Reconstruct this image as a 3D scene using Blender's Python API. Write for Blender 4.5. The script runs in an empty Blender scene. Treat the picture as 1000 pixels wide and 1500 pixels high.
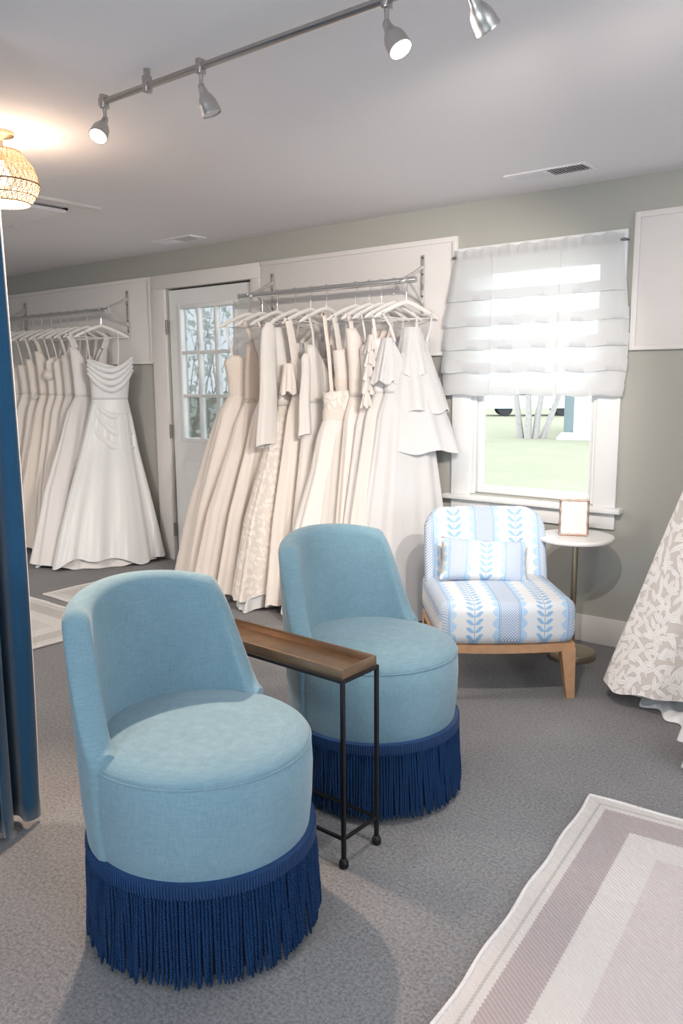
import bpy, bmesh, math, random
from mathutils import Vector, Matrix
R = random.Random(7)
JR = random.Random(99)
PI = math.pi
SC = bpy.context.scene
COL = SC.collection

# ------------------------------------------------------------ camera
PITCH, YAW, ROLL, F = 0.1621, 0.6732, -0.0069, 1180.06
fw = Vector((-math.sin(YAW) * math.cos(PITCH), math.cos(YAW) * math.cos(PITCH), -math.sin(PITCH)))
rt = Vector((math.cos(YAW), math.sin(YAW), 0))
up = rt.cross(fw)
rt2 = math.cos(ROLL) * rt + math.sin(ROLL) * up
up2 = -math.sin(ROLL) * rt + math.cos(ROLL) * up
cd = bpy.data.cameras.new('camera')
cam = bpy.data.objects.new('camera', cd)
COL.objects.link(cam)
cam.matrix_world = Matrix(((rt2.x, up2.x, -fw.x, 0.0), (rt2.y, up2.y, -fw.y, -4.0159), (rt2.z, up2.z, -fw.z, 1.3738), (0, 0, 0, 1)))
cd.sensor_fit = 'HORIZONTAL'
cd.sensor_width = 36
cd.lens = F / 1000 * 36
cd.clip_start = 0.05
cd.clip_end = 300
SC.camera = cam

# ------------------------------------------------------------ light and exposure
SC.view_settings.view_transform = 'Standard'
SC.view_settings.look = 'None'
SC.view_settings.exposure = 0.12
SC.view_settings.gamma = 1
SC.view_settings.use_curve_mapping = False
W = bpy.data.worlds.new('overcast_sky')
SC.world = W
W.use_nodes = True
bg = W.node_tree.nodes['Background']
bg.inputs['Color'].default_value = (0.86, 0.94, 1.0, 1)
bg.inputs['Strength'].default_value = 4.6


def area(name, loc, rot, sx, sy, power, color):
    d = bpy.data.lights.new(name, 'AREA')
    d.shape = 'RECTANGLE'
    d.size, d.size_y, d.energy, d.color = sx, sy, power, color
    o = bpy.data.objects.new(name, d)
    COL.objects.link(o)
    o.location, o.rotation_euler = loc, rot
    return o


DAY = (0.70, 0.85, 1.0)
area('daylight_side', (2.56, -3.0, 1.42), (0, PI / 2, 0), 1.1, 2.2, 24, DAY)      # added daylight fill in the unseen side window
area('daylight_front', (-0.9, -6.16, 1.4), (PI / 2, 0, 0), 1.9, 1.2, 18, DAY)      # added daylight fill in the unseen window behind the camera
# unseen ceiling panels added to brighten the room (their housings are built with the other ceiling fittings)
FILL_PANELS = ((0.9, -3.3), (-1.2, -5.2), (1.0, -5.2), (-4.6, -3.9))
for px_, py_ in FILL_PANELS:
    area('fill_panel_light', (px_, py_, 2.285), (0, 0, 0), 0.55, 0.55, 80 if px_ < -3 else 6, (1.0, 0.93, 0.84) if px_ < -3 else (0.90, 0.95, 1.0))


# ------------------------------------------------------------ mesh helpers
def obj(name, bm, m, parent=None, smooth=40, loc=None):
    me = bpy.data.meshes.new(name)
    bmesh.ops.recalc_face_normals(bm, faces=bm.faces)
    bm.to_mesh(me)
    bm.free()
    if smooth:
        for p in me.polygons:
            p.use_smooth = True
        me.set_sharp_from_angle(angle=math.radians(smooth))
    for mm in (m if isinstance(m, (list, tuple)) else [m]):
        me.materials.append(mm)
    o = bpy.data.objects.new(name, me)
    COL.objects.link(o)
    if parent:
        o.parent = parent
    if loc:
        o.location = loc
    return o


def set_uv(o, fn):
    me = o.data
    uv = me.uv_layers.new(name='UVMap')
    for p in me.polygons:
        for li in p.loop_indices:
            uv.data[li].uv = fn(me.vertices[me.loops[li].vertex_index].co, p.normal)


def tag(o, label=None, cat=None, group=None, kind=None):
    if label: o['label'] = label
    if cat: o['category'] = cat
    if group: o['group'] = group
    if kind: o['kind'] = kind
    return o


def thing(name, label, cat, loc=(0, 0, 0), rotz=0, group=None):
    o = bpy.data.objects.new(name, None)
    o.empty_display_size = 0.1
    COL.objects.link(o)
    o.location, o.rotation_euler = loc, (0, 0, rotz)
    return tag(o, label, cat, group)


def struct(name, bm, m, smooth=40):
    return tag(obj(name, bm, m, None, smooth), kind='structure')


def BM():
    return bmesh.new()


def box(bm, lo, hi, bev=0.0, seg=2, M=None):
    lo, hi = Vector(lo), Vector(hi)
    e = min(2.5e-4, min(hi - lo) * .1)
    lo -= Vector((JR.uniform(0, e), JR.uniform(0, e), JR.uniform(0, e)))    # keeps joined pieces off one common plane
    hi += Vector((JR.uniform(0, e), JR.uniform(0, e), JR.uniform(0, e)))
    r = bmesh.ops.create_cube(bm, size=1)
    vs = r['verts']
    c, s = (lo + hi) / 2, hi - lo
    for v in vs:
        v.co = Vector((v.co.x * s.x, v.co.y * s.y, v.co.z * s.z)) + c
    if bev:
        es = list({e for v in vs for e in v.link_edges})
        rr = bmesh.ops.bevel(bm, geom=es, offset=bev, segments=seg, affect='EDGES', profile=0.5)
        vs = list({v for f in rr['faces'] for v in f.verts} | {v for v in vs if v.is_valid})
    if M is not None:
        for v in vs:
            v.co = M @ v.co
    return vs


def loft(bm, rings, closed=True, cap=False):
    V = [[bm.verts.new(p) for p in r] for r in rings]
    n = len(V[0])
    for i in range(len(V) - 1):
        for j in range(n if closed else n - 1):
            k = (j + 1) % n
            bm.faces.new((V[i][j], V[i][k], V[i + 1][k], V[i + 1][j]))
    if cap and closed:
        bm.faces.new(V[0][::-1])
        bm.faces.new(V[-1])
    return V


def tube(bm, pts, r, n=8, cap=True, r2=None, ref=(0, 0, 1), closed=False):
    """Tube along pts; r / r2: radii across and along the reference direction."""
    pts = [Vector(p) for p in pts]
    rings = []
    N = len(pts)
    for i, p in enumerate(pts):
        a = pts[(i - 1) % N] if closed else pts[max(0, i - 1)]
        b = pts[(i + 1) % N] if closed else pts[min(N - 1, i + 1)]
        t = (b - a).normalized()
        ri = r[i] if isinstance(r, (list, tuple)) else r
        q = ri if r2 is None else (r2[i] if isinstance(r2, (list, tuple)) else r2)
        rf = Vector(ref)
        if abs(t.dot(rf)) > 0.97:
            rf = Vector((1, 0, 0)) if abs(t.x) < 0.9 else Vector((0, 1, 0))
        s = t.cross(rf).normalized()
        w = s.cross(t)
        rings.append([p + s * (math.cos(2 * PI * k / n) * ri) + w * (math.sin(2 * PI * k / n) * q) for k in range(n)])
    if closed:
        rings.append(rings[0])
        V = [[bm.verts.new(p) for p in rg] for rg in rings[:-1]]
        for i in range(N):
            for j in range(n):
                k = (j + 1) % n
                bm.faces.new((V[i][j], V[i][k], V[(i + 1) % N][k], V[(i + 1) % N][j]))
        return V
    return loft(bm, rings, True, cap)


def lathe(bm, prof, n=32, c=(0, 0, 0), M=None, cap=True):
    c = Vector(c)
    rings = []
    for r, z in prof:
        rg = [Vector((r * math.cos(2 * PI * k / n), r * math.sin(2 * PI * k / n), z)) for k in range(n)]
        rings.append([(M @ p if M is not None else p) + c for p in rg])
    return loft(bm, rings, True, cap)


def aim(d):
    """Rotation taking +z to direction d."""
    return Vector(d).normalized().to_track_quat('Z', 'Y').to_matrix()


def lerp(a, b, t): return a + (b - a) * t


def sstep(t):
    t = max(0, min(1, t))
    return t * t * (3 - 2 * t)


def interp(keys, z):
    """keys: rows sorted by descending first value; smooth interpolation of the other columns."""
    if z >= keys[0][0]: return keys[0][1:]
    for a, b in zip(keys, keys[1:]):
        if z >= b[0]:
            t = (a[0] - z) / (a[0] - b[0])
            return [lerp(p, q, t) for p, q in zip(a[1:], b[1:])]
    return keys[-1][1:]


# ------------------------------------------------------------ materials
class NT:
    """Tiny shorthand for shader node trees."""
    def __init__(s, name):
        s.m = bpy.data.materials.new(name)
        s.m.use_nodes = True
        s.t = s.m.node_tree
        s.b = s.t.nodes['Principled BSDF']
        s.out = s.t.nodes['Material Output']

    def n(s, kind, **kw):
        x = s.t.nodes.new(kind)
        for k, v in kw.items():
            setattr(x, k, v)
        return x

    def put(s, sock, v):
        if isinstance(v, (int, float)):
            sock.default_value = v
        elif isinstance(v, (tuple, list)):
            sock.default_value = tuple(v) + ((1,) if len(v) == 3 and len(sock.default_value) == 4 else ())
        else:
            s.t.links.new(v, sock)

    def ma(s, op, a, b=None, c=None, clamp=False):
        x = s.n('ShaderNodeMath', operation=op, use_clamp=clamp)
        s.put(x.inputs[0], a)
        if b is not None: s.put(x.inputs[1], b)
        if c is not None: s.put(x.inputs[2], c)
        return x.outputs[0]

    def mix(s, f, a, b):
        x = s.n('ShaderNodeMix', data_type='RGBA')
        s.put(x.inputs[0], f)
        s.put(x.inputs[6], a)
        s.put(x.inputs[7], b)
        return x.outputs[2]

    def coord(s, which='Object'):
        return s.n('ShaderNodeTexCoord').outputs[which]

    def noise(s, vec, scale, detail=3, rough=0.55, sc3=None):
        if sc3:
            mp = s.n('ShaderNodeMapping')
            s.put(mp.inputs['Vector'], vec)
            mp.inputs['Scale'].default_value = sc3
            vec = mp.outputs[0]
        x = s.n('ShaderNodeTexNoise')
        s.put(x.inputs['Vector'], vec)
        x.inputs['Scale'].default_value = scale
        x.inputs['Detail'].default_value = detail
        x.inputs['Roughness'].default_value = rough
        return x.outputs['Fac']

    def ramp(s, f, lo, hi):
        x = s.n('ShaderNodeMapRange')
        s.put(x.inputs[0], f)
        x.inputs[1].default_value, x.inputs[2].default_value = lo, hi
        return x.outputs[0]

    def bump(s, h, strength, dist):
        x = s.n('ShaderNodeBump')
        x.inputs['Strength'].default_value = strength
        x.inputs['Distance'].default_value = dist
        s.put(x.inputs['Height'], h)
        s.t.links.new(x.outputs[0], s.b.inputs['Normal'])
        return x

    def col(s, v): s.put(s.b.inputs['Base Color'], v)

    def set(s, **kw):
        for k, v in kw.items():
            s.put(s.b.inputs[k.replace('_', ' ')], v)
        return s


def plain(name, c, rough=0.5, metal=0.0, var=0.06, scale=30, bump=0.0, sheen=0.0, **kw):
    t = NT(name)
    f = t.noise(t.coord(), scale)
    d = tuple(max(0, x * (1 - var)) for x in c)
    e = tuple(min(1, x * (1 + var)) for x in c)
    t.col(t.mix(f, d, e))
    t.set(Roughness=rough, Metallic=metal, Sheen_Weight=sheen, **kw)
    if bump: t.bump(f, bump, 0.002)
    return t.m


def fabric(name, c, c2=None, rough=0.85, weave=900, sheen=0.25, var=0.12, trans=0.0, bump=0.25, spec=0.3):
    """Cloth: fine thread weave, slub streaks, optional light passing through."""
    t = NT(name)
    co = t.coord()
    a = t.noise(co, 1, 2, 0.6, (weave, weave, weave * 0.08))
    b = t.noise(co, 1, 2, 0.6, (weave * 0.08, weave * 0.08, weave))
    th = t.ma('MULTIPLY', t.ma('ADD', a, b), 0.5)
    big = t.noise(co, 6, 3)
    c2 = c2 or tuple(min(1, x * 1.25 + 0.01) for x in c)
    f = t.ramp(t.ma('ADD', t.ma('MULTIPLY', th, 0.8), t.ma('MULTIPLY', big, 0.2)), 0.5 - 0.5 / (1 + 8 * var), 0.5 + 0.5 / (1 + 8 * var))
    t.col(t.mix(f, c, c2))
    t.set(Roughness=rough, Sheen_Weight=sheen, Specular_IOR_Level=spec)
    t.bump(th, bump, 0.0012)
    if trans:
        tr = t.n('ShaderNodeBsdfTranslucent')
        t.put(tr.inputs['Color'], tuple(min(1, x * 1.05) for x in c2))
        mx = t.n('ShaderNodeMixShader')
        mx.inputs[0].default_value = trans
        t.t.links.new(t.b.outputs[0], mx.inputs[1])
        t.t.links.new(tr.outputs[0], mx.inputs[2])
        t.t.links.new(mx.outputs[0], t.out.inputs['Surface'])
    return t.m


def lace(name, ground, thread, scale=28, stretch=(1, 1, 0.55), cover=0.12, trans=0.1):
    """Lace: leaf-like applique cells over a net ground, raised."""
    t = NT(name)
    co = t.coord()
    w = t.n('ShaderNodeTexNoise')
    w.inputs['Scale'].default_value = 9
    t.put(w.inputs['Vector'], co)
    ad = t.n('ShaderNodeVectorMath', operation='MULTIPLY_ADD')
    t.put(ad.inputs[0], w.outputs['Color'])
    ad.inputs[1].default_value = (0.05, 0.05, 0.05)
    t.put(ad.inputs[2], co)
    mp = t.n('ShaderNodeMapping')
    mp.inputs['Scale'].default_value = stretch
    mp.inputs['Rotation'].default_value = (0.5, 0.5, 0.3)
    t.t.links.new(ad.outputs[0], mp.inputs['Vector'])
    v = t.n('ShaderNodeTexVoronoi', feature='DISTANCE_TO_EDGE')
    v.inputs['Scale'].default_value = scale
    t.t.links.new(mp.outputs[0], v.inputs['Vector'])
    v2 = t.n('ShaderNodeTexVoronoi', feature='F1')
    v2.inputs['Scale'].default_value = scale
    t.t.links.new(mp.outputs[0], v2.inputs['Vector'])
    f = t.ramp(v.outputs['Distance'], cover * 0.6, cover)
    sel = t.n('ShaderNodeSeparateColor')
    t.put(sel.inputs[0], v2.outputs['Color'])
    f = t.ma('MULTIPLY', f, t.ma('GREATER_THAN', sel.outputs[0], 0.22))
    vein = t.ramp(t.noise(co, 260, 2), 0.35, 0.7)
    t.col(t.mix(f, ground, t.mix(vein, tuple(x * 0.9 for x in thread), thread)))
    t.set(Roughness=0.8, Sheen_Weight=0.2, Specular_IOR_Level=0.25)
    t.bump(t.ma('ADD', f, t.ma('MULTIPLY', vein, 0.25)), 0.5, 0.004)
    return t.m


def glow(name, c, k):
    t = NT(name)
    f = t.noise(t.coord(), 40)
    t.col((0.9, 0.9, 0.9))
    t.set(Emission_Color=c, Emission_Strength=t.ma('MULTIPLY_ADD', f, 0.05 * k, k))
    return t.m


def glass_mat(name, tint=(0.96, 0.98, 0.98), refl=0.06):
    t = NT(name)
    tr = t.n('ShaderNodeBsdfTransparent')
    f = t.noise(t.coord(), 3)
    t.put(tr.inputs[0], t.mix(f, tint, tuple(min(1, x * 1.02) for x in tint)))
    gl = t.n('ShaderNodeBsdfGlossy')
    gl.inputs['Roughness'].default_value = 0.02
    fr = t.n('ShaderNodeFresnel')
    fr.inputs[0].default_value = 1.45
    mx = t.n('ShaderNodeMixShader')
    t.put(mx.inputs[0], t.ma('MULTIPLY', fr.outputs[0], refl * 15, clamp=True))
    t.t.links.new(tr.outputs[0], mx.inputs[1])
    t.t.links.new(gl.outputs[0], mx.inputs[2])
    t.t.links.new(mx.outputs[0], t.out.inputs['Surface'])
    return t.m


def carpet_mat():
    t = NT('grey_carpet')
    co = t.coord()
    a = t.noise(co, 105, 4, 0.75)
    b = t.noise(co, 380, 3, 0.7)
    c = t.noise(co, 2.2, 3)
    f = t.ramp(t.ma('ADD', t.ma('MULTIPLY', a, 0.65), t.ma('ADD', t.ma('MULTIPLY', b, 0.3), t.ma('MULTIPLY', c, 0.12))), 0.40, 0.66)
    t.col(t.mix(f, (0.112, 0.111, 0.118), (0.345, 0.338, 0.348)))
    t.set(Roughness=1.0, Sheen_Weight=0.15, Specular_IOR_Level=0.1)
    t.bump(t.ma('ADD', a, b), 0.7, 0.006)
    return t.m


def rug_mat(w, h, cols):
    """Woven rug; local x, y from the corner. Borders by distance from the edge."""
    t = NT('woven_rug')
    sp = t.n('ShaderNodeSeparateXYZ')
    t.put(sp.inputs[0], t.coord())
    x, y = sp.outputs[0], sp.outputs[1]
    dx = t.ma('MINIMUM', x, t.ma('SUBTRACT', w, x))
    dy = t.ma('MINIMUM', y, t.ma('SUBTRACT', h, y))
    d = t.ma('MINIMUM', dx, dy)
    # stepped edges between the woven fields
    saw = t.ma('MULTIPLY', t.ma('PINGPONG', t.ma('ADD', x, y), 0.007), 0.6)
    d2 = t.ma('ADD', d, saw)
    white, mauve, pale = cols
    nz = t.noise(t.coord(), 90, 3)
    tw = t.ma('PINGPONG', t.ma('ADD', t.ma('MULTIPLY', x, 0.8), y), 0.0065)
    twn = t.ramp(tw, 0.0, 0.0065)
    c = t.mix(t.ma('GREATER_THAN', d2, 0.068), white, t.mix(twn, tuple(k * 0.72 for k in mauve), mauve))
    c = t.mix(t.ma('GREATER_THAN', d2, 0.168), c, white)
    c = t.mix(t.ma('GREATER_THAN', d2, 0.268), c, t.mix(twn, tuple(k * 0.86 for k in pale), pale))
    groove = t.ma('MULTIPLY', t.ma('LESS_THAN', t.ma('ABSOLUTE', t.ma('SUBTRACT', d, 0.042)), 0.004), 1.0)
    br = t.ramp(t.ma('PINGPONG', t.ma('ADD', x, t.ma('MULTIPLY', y, -1)), 0.006), 0, 0.006)
    c = t.mix(t.ma('MULTIPLY', groove, t.ma('MULTIPLY_ADD', br, 0.5, 0.25)), c, tuple(k * 0.45 for k in white))
    c = t.mix(t.ma('MULTIPLY', nz, 0.25), c, tuple(k * 0.8 for k in white))
    t.col(c)
    t.set(Roughness=1.0, Specular_IOR_Level=0.1, Sheen_Weight=0.15)
    t.bump(t.ma('SUBTRACT', t.ma('ADD', t.ma('MULTIPLY', twn, 0.8), t.ma('MULTIPLY', t.noise(t.coord(), 350), 0.6)), t.ma('MULTIPLY', groove, 1.2)), 0.7, 0.004)
    return t.m


def botanical_mat(name, shift=0.0, scale=1.0):
    """White cotton printed with blue fern stems, lattice bands and scalloped edges (UV in metres)."""
    t = NT(name)
    sp = t.n('ShaderNodeSeparateXYZ')
    t.put(sp.inputs[0], t.coord('UV'))
    u = t.ma('MULTIPLY_ADD', sp.outputs[0], scale, shift)
    v = t.ma('MULTIPLY', sp.outputs[1], scale)
    # offset from nearest lattice band centre (period 0.30)
    m = t.ma('SUBTRACT', t.ma('PINGPONG', t.ma('ADD', u, 3.0), 0.15), 0.0)      # 0 at lattice, .15 at fern
    un = m
    # lattice
    def lines(e): return t.ma('LESS_THAN', t.ma('PINGPONG', e, 0.0065), 0.0022)
    lat = t.ma('MAXIMUM', lines(t.ma('ADD', t.ma('ADD', u, v), 5)), lines(t.ma('ADD', t.ma('SUBTRACT', u, v), 5)))
    inb = t.ma('LESS_THAN', un, 0.036)
    lat = t.ma('MULTIPLY', lat, inb)
    # edge lines
    ln = t.ma('MAXIMUM', t.ma('LESS_THAN', t.ma('ABSOLUTE', t.ma('SUBTRACT', un, 0.039)), 0.0018),
              t.ma('LESS_THAN', t.ma('ABSOLUTE', t.ma('SUBTRACT', un, 0.0455)), 0.0018))
    band = t.ma('MULTIPLY', t.ma('GREATER_THAN', un, 0.0395), t.ma('LESS_THAN', un, 0.0475))
    # scallops with toothed edge
    pp = t.ma('PINGPONG', t.ma('ADD', v, 7), 0.026)
    sc = t.ma('ADD', 0.052, t.ma('MULTIPLY', t.ma('SINE', t.ma('MULTIPLY', pp, PI / 0.052)), 0.020))
    sc = t.ma('ADD', sc, t.ma('MULTIPLY', t.ma('PINGPONG', t.ma('ADD', v, 7), 0.0065), 0.7))
    scal = t.ma('MULTIPLY', t.ma('GREATER_THAN', un, 0.047), t.ma('LESS_THAN', un, sc))
    # fern
    s = t.ma('SUBTRACT', 0.15, m)
    stem = t.ma('LESS_THAN', s, 0.0016)
    vv = t.ma('FRACT', t.ma('MULTIPLY', t.ma('SUBTRACT', t.ma('ADD', v, 9), t.ma('MULTIPLY', s, 0.65)), 1 / 0.034))
    q = t.ma('DIVIDE', t.ma('SUBTRACT', s, 0.019), 0.0175)
    half = t.ma('MULTIPLY', t.ma('SUBTRACT', 1, t.ma('MULTIPLY', q, q)), 0.34)
    leaf = t.ma('LESS_THAN', t.ma('ABSOLUTE', t.ma('SUBTRACT', vv, 0.5)), half)
    rib = t.ma('LESS_THAN', t.ma('ABSOLUTE', t.ma('SUBTRACT', vv, 0.5)), 0.05)
    wash = t.noise(t.coord('UV'), 60, 3)
    white = (0.71, 0.72, 0.74)
    pale = t.mix(wash, (0.34, 0.52, 0.73), (0.52, 0.67, 0.83))
    deep = (0.17, 0.29, 0.52)
    c = t.mix(scal, white, pale)
    c = t.mix(t.ma('MULTIPLY', band, 0.6), c, pale)
    c = t.mix(t.ma('MULTIPLY', lat, 0.85), c, (0.20, 0.35, 0.58))
    c = t.mix(t.ma('MULTIPLY', ln, 0.8), c, deep)
    c = t.mix(leaf, c, t.mix(wash, (0.24, 0.43, 0.66), (0.42, 0.60, 0.79)))
    c = t.mix(t.ma('MULTIPLY', t.ma('MULTIPLY', leaf, rib), 0.5), c, deep)
    c = t.mix(t.ma('MULTIPLY', stem, 0.8), c, deep)
    t.col(c)
    t.set(Roughness=0.85, Specular_IOR_Level=0.25, Sheen_Weight=0.15)
    t.bump(t.noise(t.coord('UV'), 900, 2), 0.15, 0.001)
    return t.m


M_wall = plain('sage_wall_paint', (0.43, 0.426, 0.392), 0.85, var=0.02, scale=60, bump=0.05)
M_ceil = plain('ceiling_paint', (0.83, 0.81, 0.83), 0.9, var=0.015, scale=50, bump=0.05)
M_trim = plain('white_trim_paint', (0.76, 0.73, 0.72), 0.5, var=0.02, scale=15)
M_win = plain('white_window_paint', (0.80, 0.81, 0.82), 0.4, var=0.02, scale=15)
M_carpet = carpet_mat()
M_chrome = plain('chrome', (0.80, 0.81, 0.83), 0.22, 1.0, var=0.03)
M_nickel = plain('brushed_nickel', (0.50, 0.47, 0.45), 0.32, 1.0, var=0.08, scale=80)
M_brass = plain('antique_brass', (0.50, 0.43, 0.32), 0.35, 1.0, var=0.10, scale=120)
M_hinge = plain('satin_steel', (0.26, 0.245, 0.235), 0.45, 0.8)
M_zinc = plain('zinc_plate', (0.66, 0.65, 0.64), 0.42, 0.9)
M_dark = plain('dark_parts_and_shade', (0.03, 0.03, 0.035), 0.9)  # near-black for dark parts, and for shade in vent duct and hatch slot
M_black = plain('black_iron', (0.022, 0.022, 0.025), 0.5, 0.6, var=0.2)
M_tray = plain('bronzed_tray', (0.30, 0.20, 0.13), 0.38, 0.85, var=0.25, scale=18)
M_glass = glass_mat('window_glass')
M_hang = plain('white_hanger_plastic', (0.78, 0.76, 0.74), 0.35, var=0.02)
M_linen = fabric('blue_linen', (0.132, 0.238, 0.295), (0.208, 0.330, 0.395), weave=420, var=0.25, sheen=0.3)
M_navy = fabric('navy_cord', (0.004, 0.024, 0.085), (0.008, 0.052, 0.165), weave=700, var=0.3, sheen=0.1, rough=0.6)
M_velvet = fabric('blue_velvet', (0.002, 0.048, 0.115), (0.005, 0.085, 0.185), weave=300, var=0.1, sheen=0.7, rough=0.75)
M_oak = plain('light_oak', (0.50, 0.28, 0.15), 0.45, var=0.25, scale=26)
M_marble = plain('white_marble', (0.80, 0.79, 0.78), 0.25, var=0.05, scale=9)
M_paper = plain('paper', (0.70, 0.68, 0.68), 0.6, var=0.01)
M_print = plain('grey_ink', (0.45, 0.45, 0.46), 0.7)
M_rattan = NT('woven_rattan')
_c = M_rattan.coord()
_w = M_rattan.noise(_c, 120, 2)
M_rattan.col(M_rattan.mix(_w, (0.50, 0.37, 0.25), (0.64, 0.50, 0.36)))
M_rattan.set(Roughness=0.7)
_tr = M_rattan.n('ShaderNodeBsdfTranslucent')
_tr.inputs[0].default_value = (0.55, 0.42, 0.30, 1)
_mx = M_rattan.n('ShaderNodeMixShader')
_mx.inputs[0].default_value = 0.22
M_rattan.t.links.new(M_rattan.b.outputs[0], _mx.inputs[1])
M_rattan.t.links.new(_tr.outputs[0], _mx.inputs[2])
M_rattan.t.links.new(_mx.outputs[0], M_rattan.out.inputs['Surface'])
M_rattan = M_rattan.m
M_rim = plain('rattan_rim', (0.42, 0.26, 0.14), 0.6, var=0.2)

# ------------------------------------------------------------ room shell
H = 2.319
XL, XR, YF = -7.6, 2.6, -6.2
WT = 0.14
bm = BM(); box(bm, (XL - WT, YF - WT, -0.06), (XR + WT, WT, 0)); struct('floor', bm, M_carpet)
bm = BM(); box(bm, (XL - WT, YF - WT, H), (XR + WT, WT, H + 0.08)); struct('ceiling', bm, M_ceil)
WX0, WX1, WZ0, WZ1 = -2.272, -1.528, 0.735, 1.985      # window opening
DX0, DX1, DZ1 = -4.846, -3.962, 2.048                  # door opening
bm = BM()
for lo, hi in (((XL - WT, 0, 0), (DX0, WT, H)), ((DX0, 0, DZ1), (DX1, WT, H)), ((DX1, 0, 0), (WX0, WT, H)),
               ((WX0, 0, 0), (WX1, WT, WZ0)), ((WX0, 0, WZ1), (WX1, WT, H)), ((WX1, 0, 0), (XR + WT, WT, H))):
    box(bm, lo, hi)
struct('wall_back', bm, M_wall)
bm = BM(); box(bm, (XL - WT, YF, 0), (XL, 0, H)); struct('wall_left', bm, M_wall)
SW = (-4.15, -1.85, 0.85, 2.0)         # added side window: y0, y1, z0, z1
FW = (-1.9, 0.1, 0.8, 2.02)            # added front window: x0, x1, z0, z1
bm = BM()
box(bm, (XR, YF, 0), (XR + WT, 0, SW[2])); box(bm, (XR, YF, SW[3]), (XR + WT, 0, H))
box(bm, (XR, YF, SW[2]), (XR + WT, SW[0], SW[3])); box(bm, (XR, SW[1], SW[2]), (XR + WT, 0, SW[3]))
struct('wall_right', bm, M_wall)
bm = BM()
box(bm, (XL - WT, YF - WT, 0), (XR + WT, YF, FW[2])); box(bm, (XL - WT, YF - WT, FW[3]), (XR + WT, YF, H))
box(bm, (XL - WT, YF - WT, FW[2]), (FW[0], YF, FW[3])); box(bm, (FW[1], YF - WT, FW[2]), (XR + WT, YF, FW[3]))
struct('wall_front', bm, M_wall)
# unseen windows added to bring in more light: frame and mullions
bm = BM()
for y in (SW[0], -3.0, SW[1]):
    box(bm, (XR - 0.01, y - 0.035, SW[2]), (XR + 0.08, y + 0.035, SW[3]), 0.004)
for z in (SW[2] + .02, SW[3] - .02):
    box(bm, (XR - 0.01, SW[0], z - 0.035), (XR + 0.08, SW[1], z + 0.035), 0.004)
struct('window_2', bm, M_win)
bm = BM()
for x in (FW[0], -0.9, FW[1]):
    box(bm, (x - 0.035, YF - 0.08, FW[2]), (x + 0.035, YF + 0.01, FW[3]), 0.004)
for z in (FW[2] + .02, FW[3] - .02):
    box(bm, (FW[0], YF - 0.08, z - 0.035), (FW[1], YF + 0.01, z + 0.035), 0.004)
struct('window_3', bm, M_win)

# wall boards (white panels the racks are screwed to)
BT, BB = 2.15, 1.508
def board(name, x0, x1, stile_l, stile_r, z0=BB, edge=0.028):
    bm = BM()
    box(bm, (x0, -0.018, z0), (x1, 0.0, BT), 0.002)
    # raised edge moulding
    box(bm, (x0, -0.026, BT - edge), (x1, -0.017, BT), 0.003)
    box(bm, (x0, -0.026, z0), (x1, -0.017, z0 + edge * 0.8), 0.003)
    if stile_l: box(bm, (x0, -0.026, z0), (x0 + edge, -0.017, BT), 0.003)
    if stile_r: box(bm, (x1 - edge, -0.026, z0), (x1, -0.017, BT), 0.003)
    struct(name, bm, M_trim)
board('trim_1', -7.58, -5.012, False, True)
board('trim_2', -3.86, -2.364, False, True)
board('trim_3', -1.392, 0.9, True, True)
# door casing
bm = BM()
box(bm, (-5.008, -0.024, 0), (-4.852, 0.0, 2.05), 0.004)
box(bm, (-3.955, -0.024, 0), (-3.866, 0.0, 2.05), 0.004)
box(bm, (-5.008, -0.024, 2.05), (-3.866, 0.0, BT), 0.004)
struct('trim_4', bm, M_trim)
# baseboards
bm = BM()
for x0, x1 in ((XL, -5.01), (-3.864, XR)):
    box(bm, (x0, -0.016, 0), (x1, 0, 0.145), 0.004)
struct('baseboard_back', bm, M_trim)
bm = BM(); box(bm, (XL, YF, 0), (XL + 0.016, -0.016, 0.145), 0.004); struct('baseboard_left', bm, M_trim)

# door
D = tag(bpy.data.objects.new('door_1', None), kind='structure')
COL.objects.link(D); D.location = (DX0, 0.012, 0)
dw, dh = 0.87, 2.036
lx0, lx1, lz0, lz1 = 0.140, 0.690, 0.955, 1.897
bm = BM()
o_ = 0.008
for lo, hi in (((o_, 0, 0.01), (lx0, 0.042, dh)), ((lx1, 0, 0.01), (dw, 0.042, dh)), ((lx0, 0, 0.01), (lx1, 0.042, lz0)), ((lx0, 0, lz1), (lx1, 0.042, dh))):
    box(bm, lo, hi)
# raised lower panel
box(bm, (0.13, -0.006, 0.22), (0.42, 0.002, 0.785), 0.006)
box(bm, (0.46, -0.006, 0.22), (0.75, 0.002, 0.785), 0.006)
obj('door_leaf', bm, M_win, D)
bm = BM()
e = 0.03
for lo, hi in (((lx0 - e, -0.012, lz0 - e), (lx0, 0.006, lz1 + e)), ((lx1, -0.012, lz0 - e), (lx1 + e, 0.006, lz1 + e)),
               ((lx0, -0.012, lz0 - e), (lx1, 0.006, lz0)), ((lx0, -0.012, lz1), (lx1, 0.006, lz1 + e))):
    box(bm, lo, hi, 0.004)
obj('glazing_bead', bm, M_win, D)
bm = BM()
for k in (1, 2):
    x = lerp(lx0, lx1, k / 3); z = lerp(lz0, lz1, k / 3)
    box(bm, (x - 0.011, -0.008, lz0), (x + 0.011, 0.034, lz1), 0.004)
    box(bm, (lx0, -0.008, z - 0.011), (lx1, 0.034, z + 0.011), 0.004)
obj('muntin_grid', bm, M_win, D)
bm = BM(); box(bm, (lx0, 0.018, lz0), (lx1, 0.022, lz1)); obj('glass_pane', bm, M_glass, D)
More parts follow.
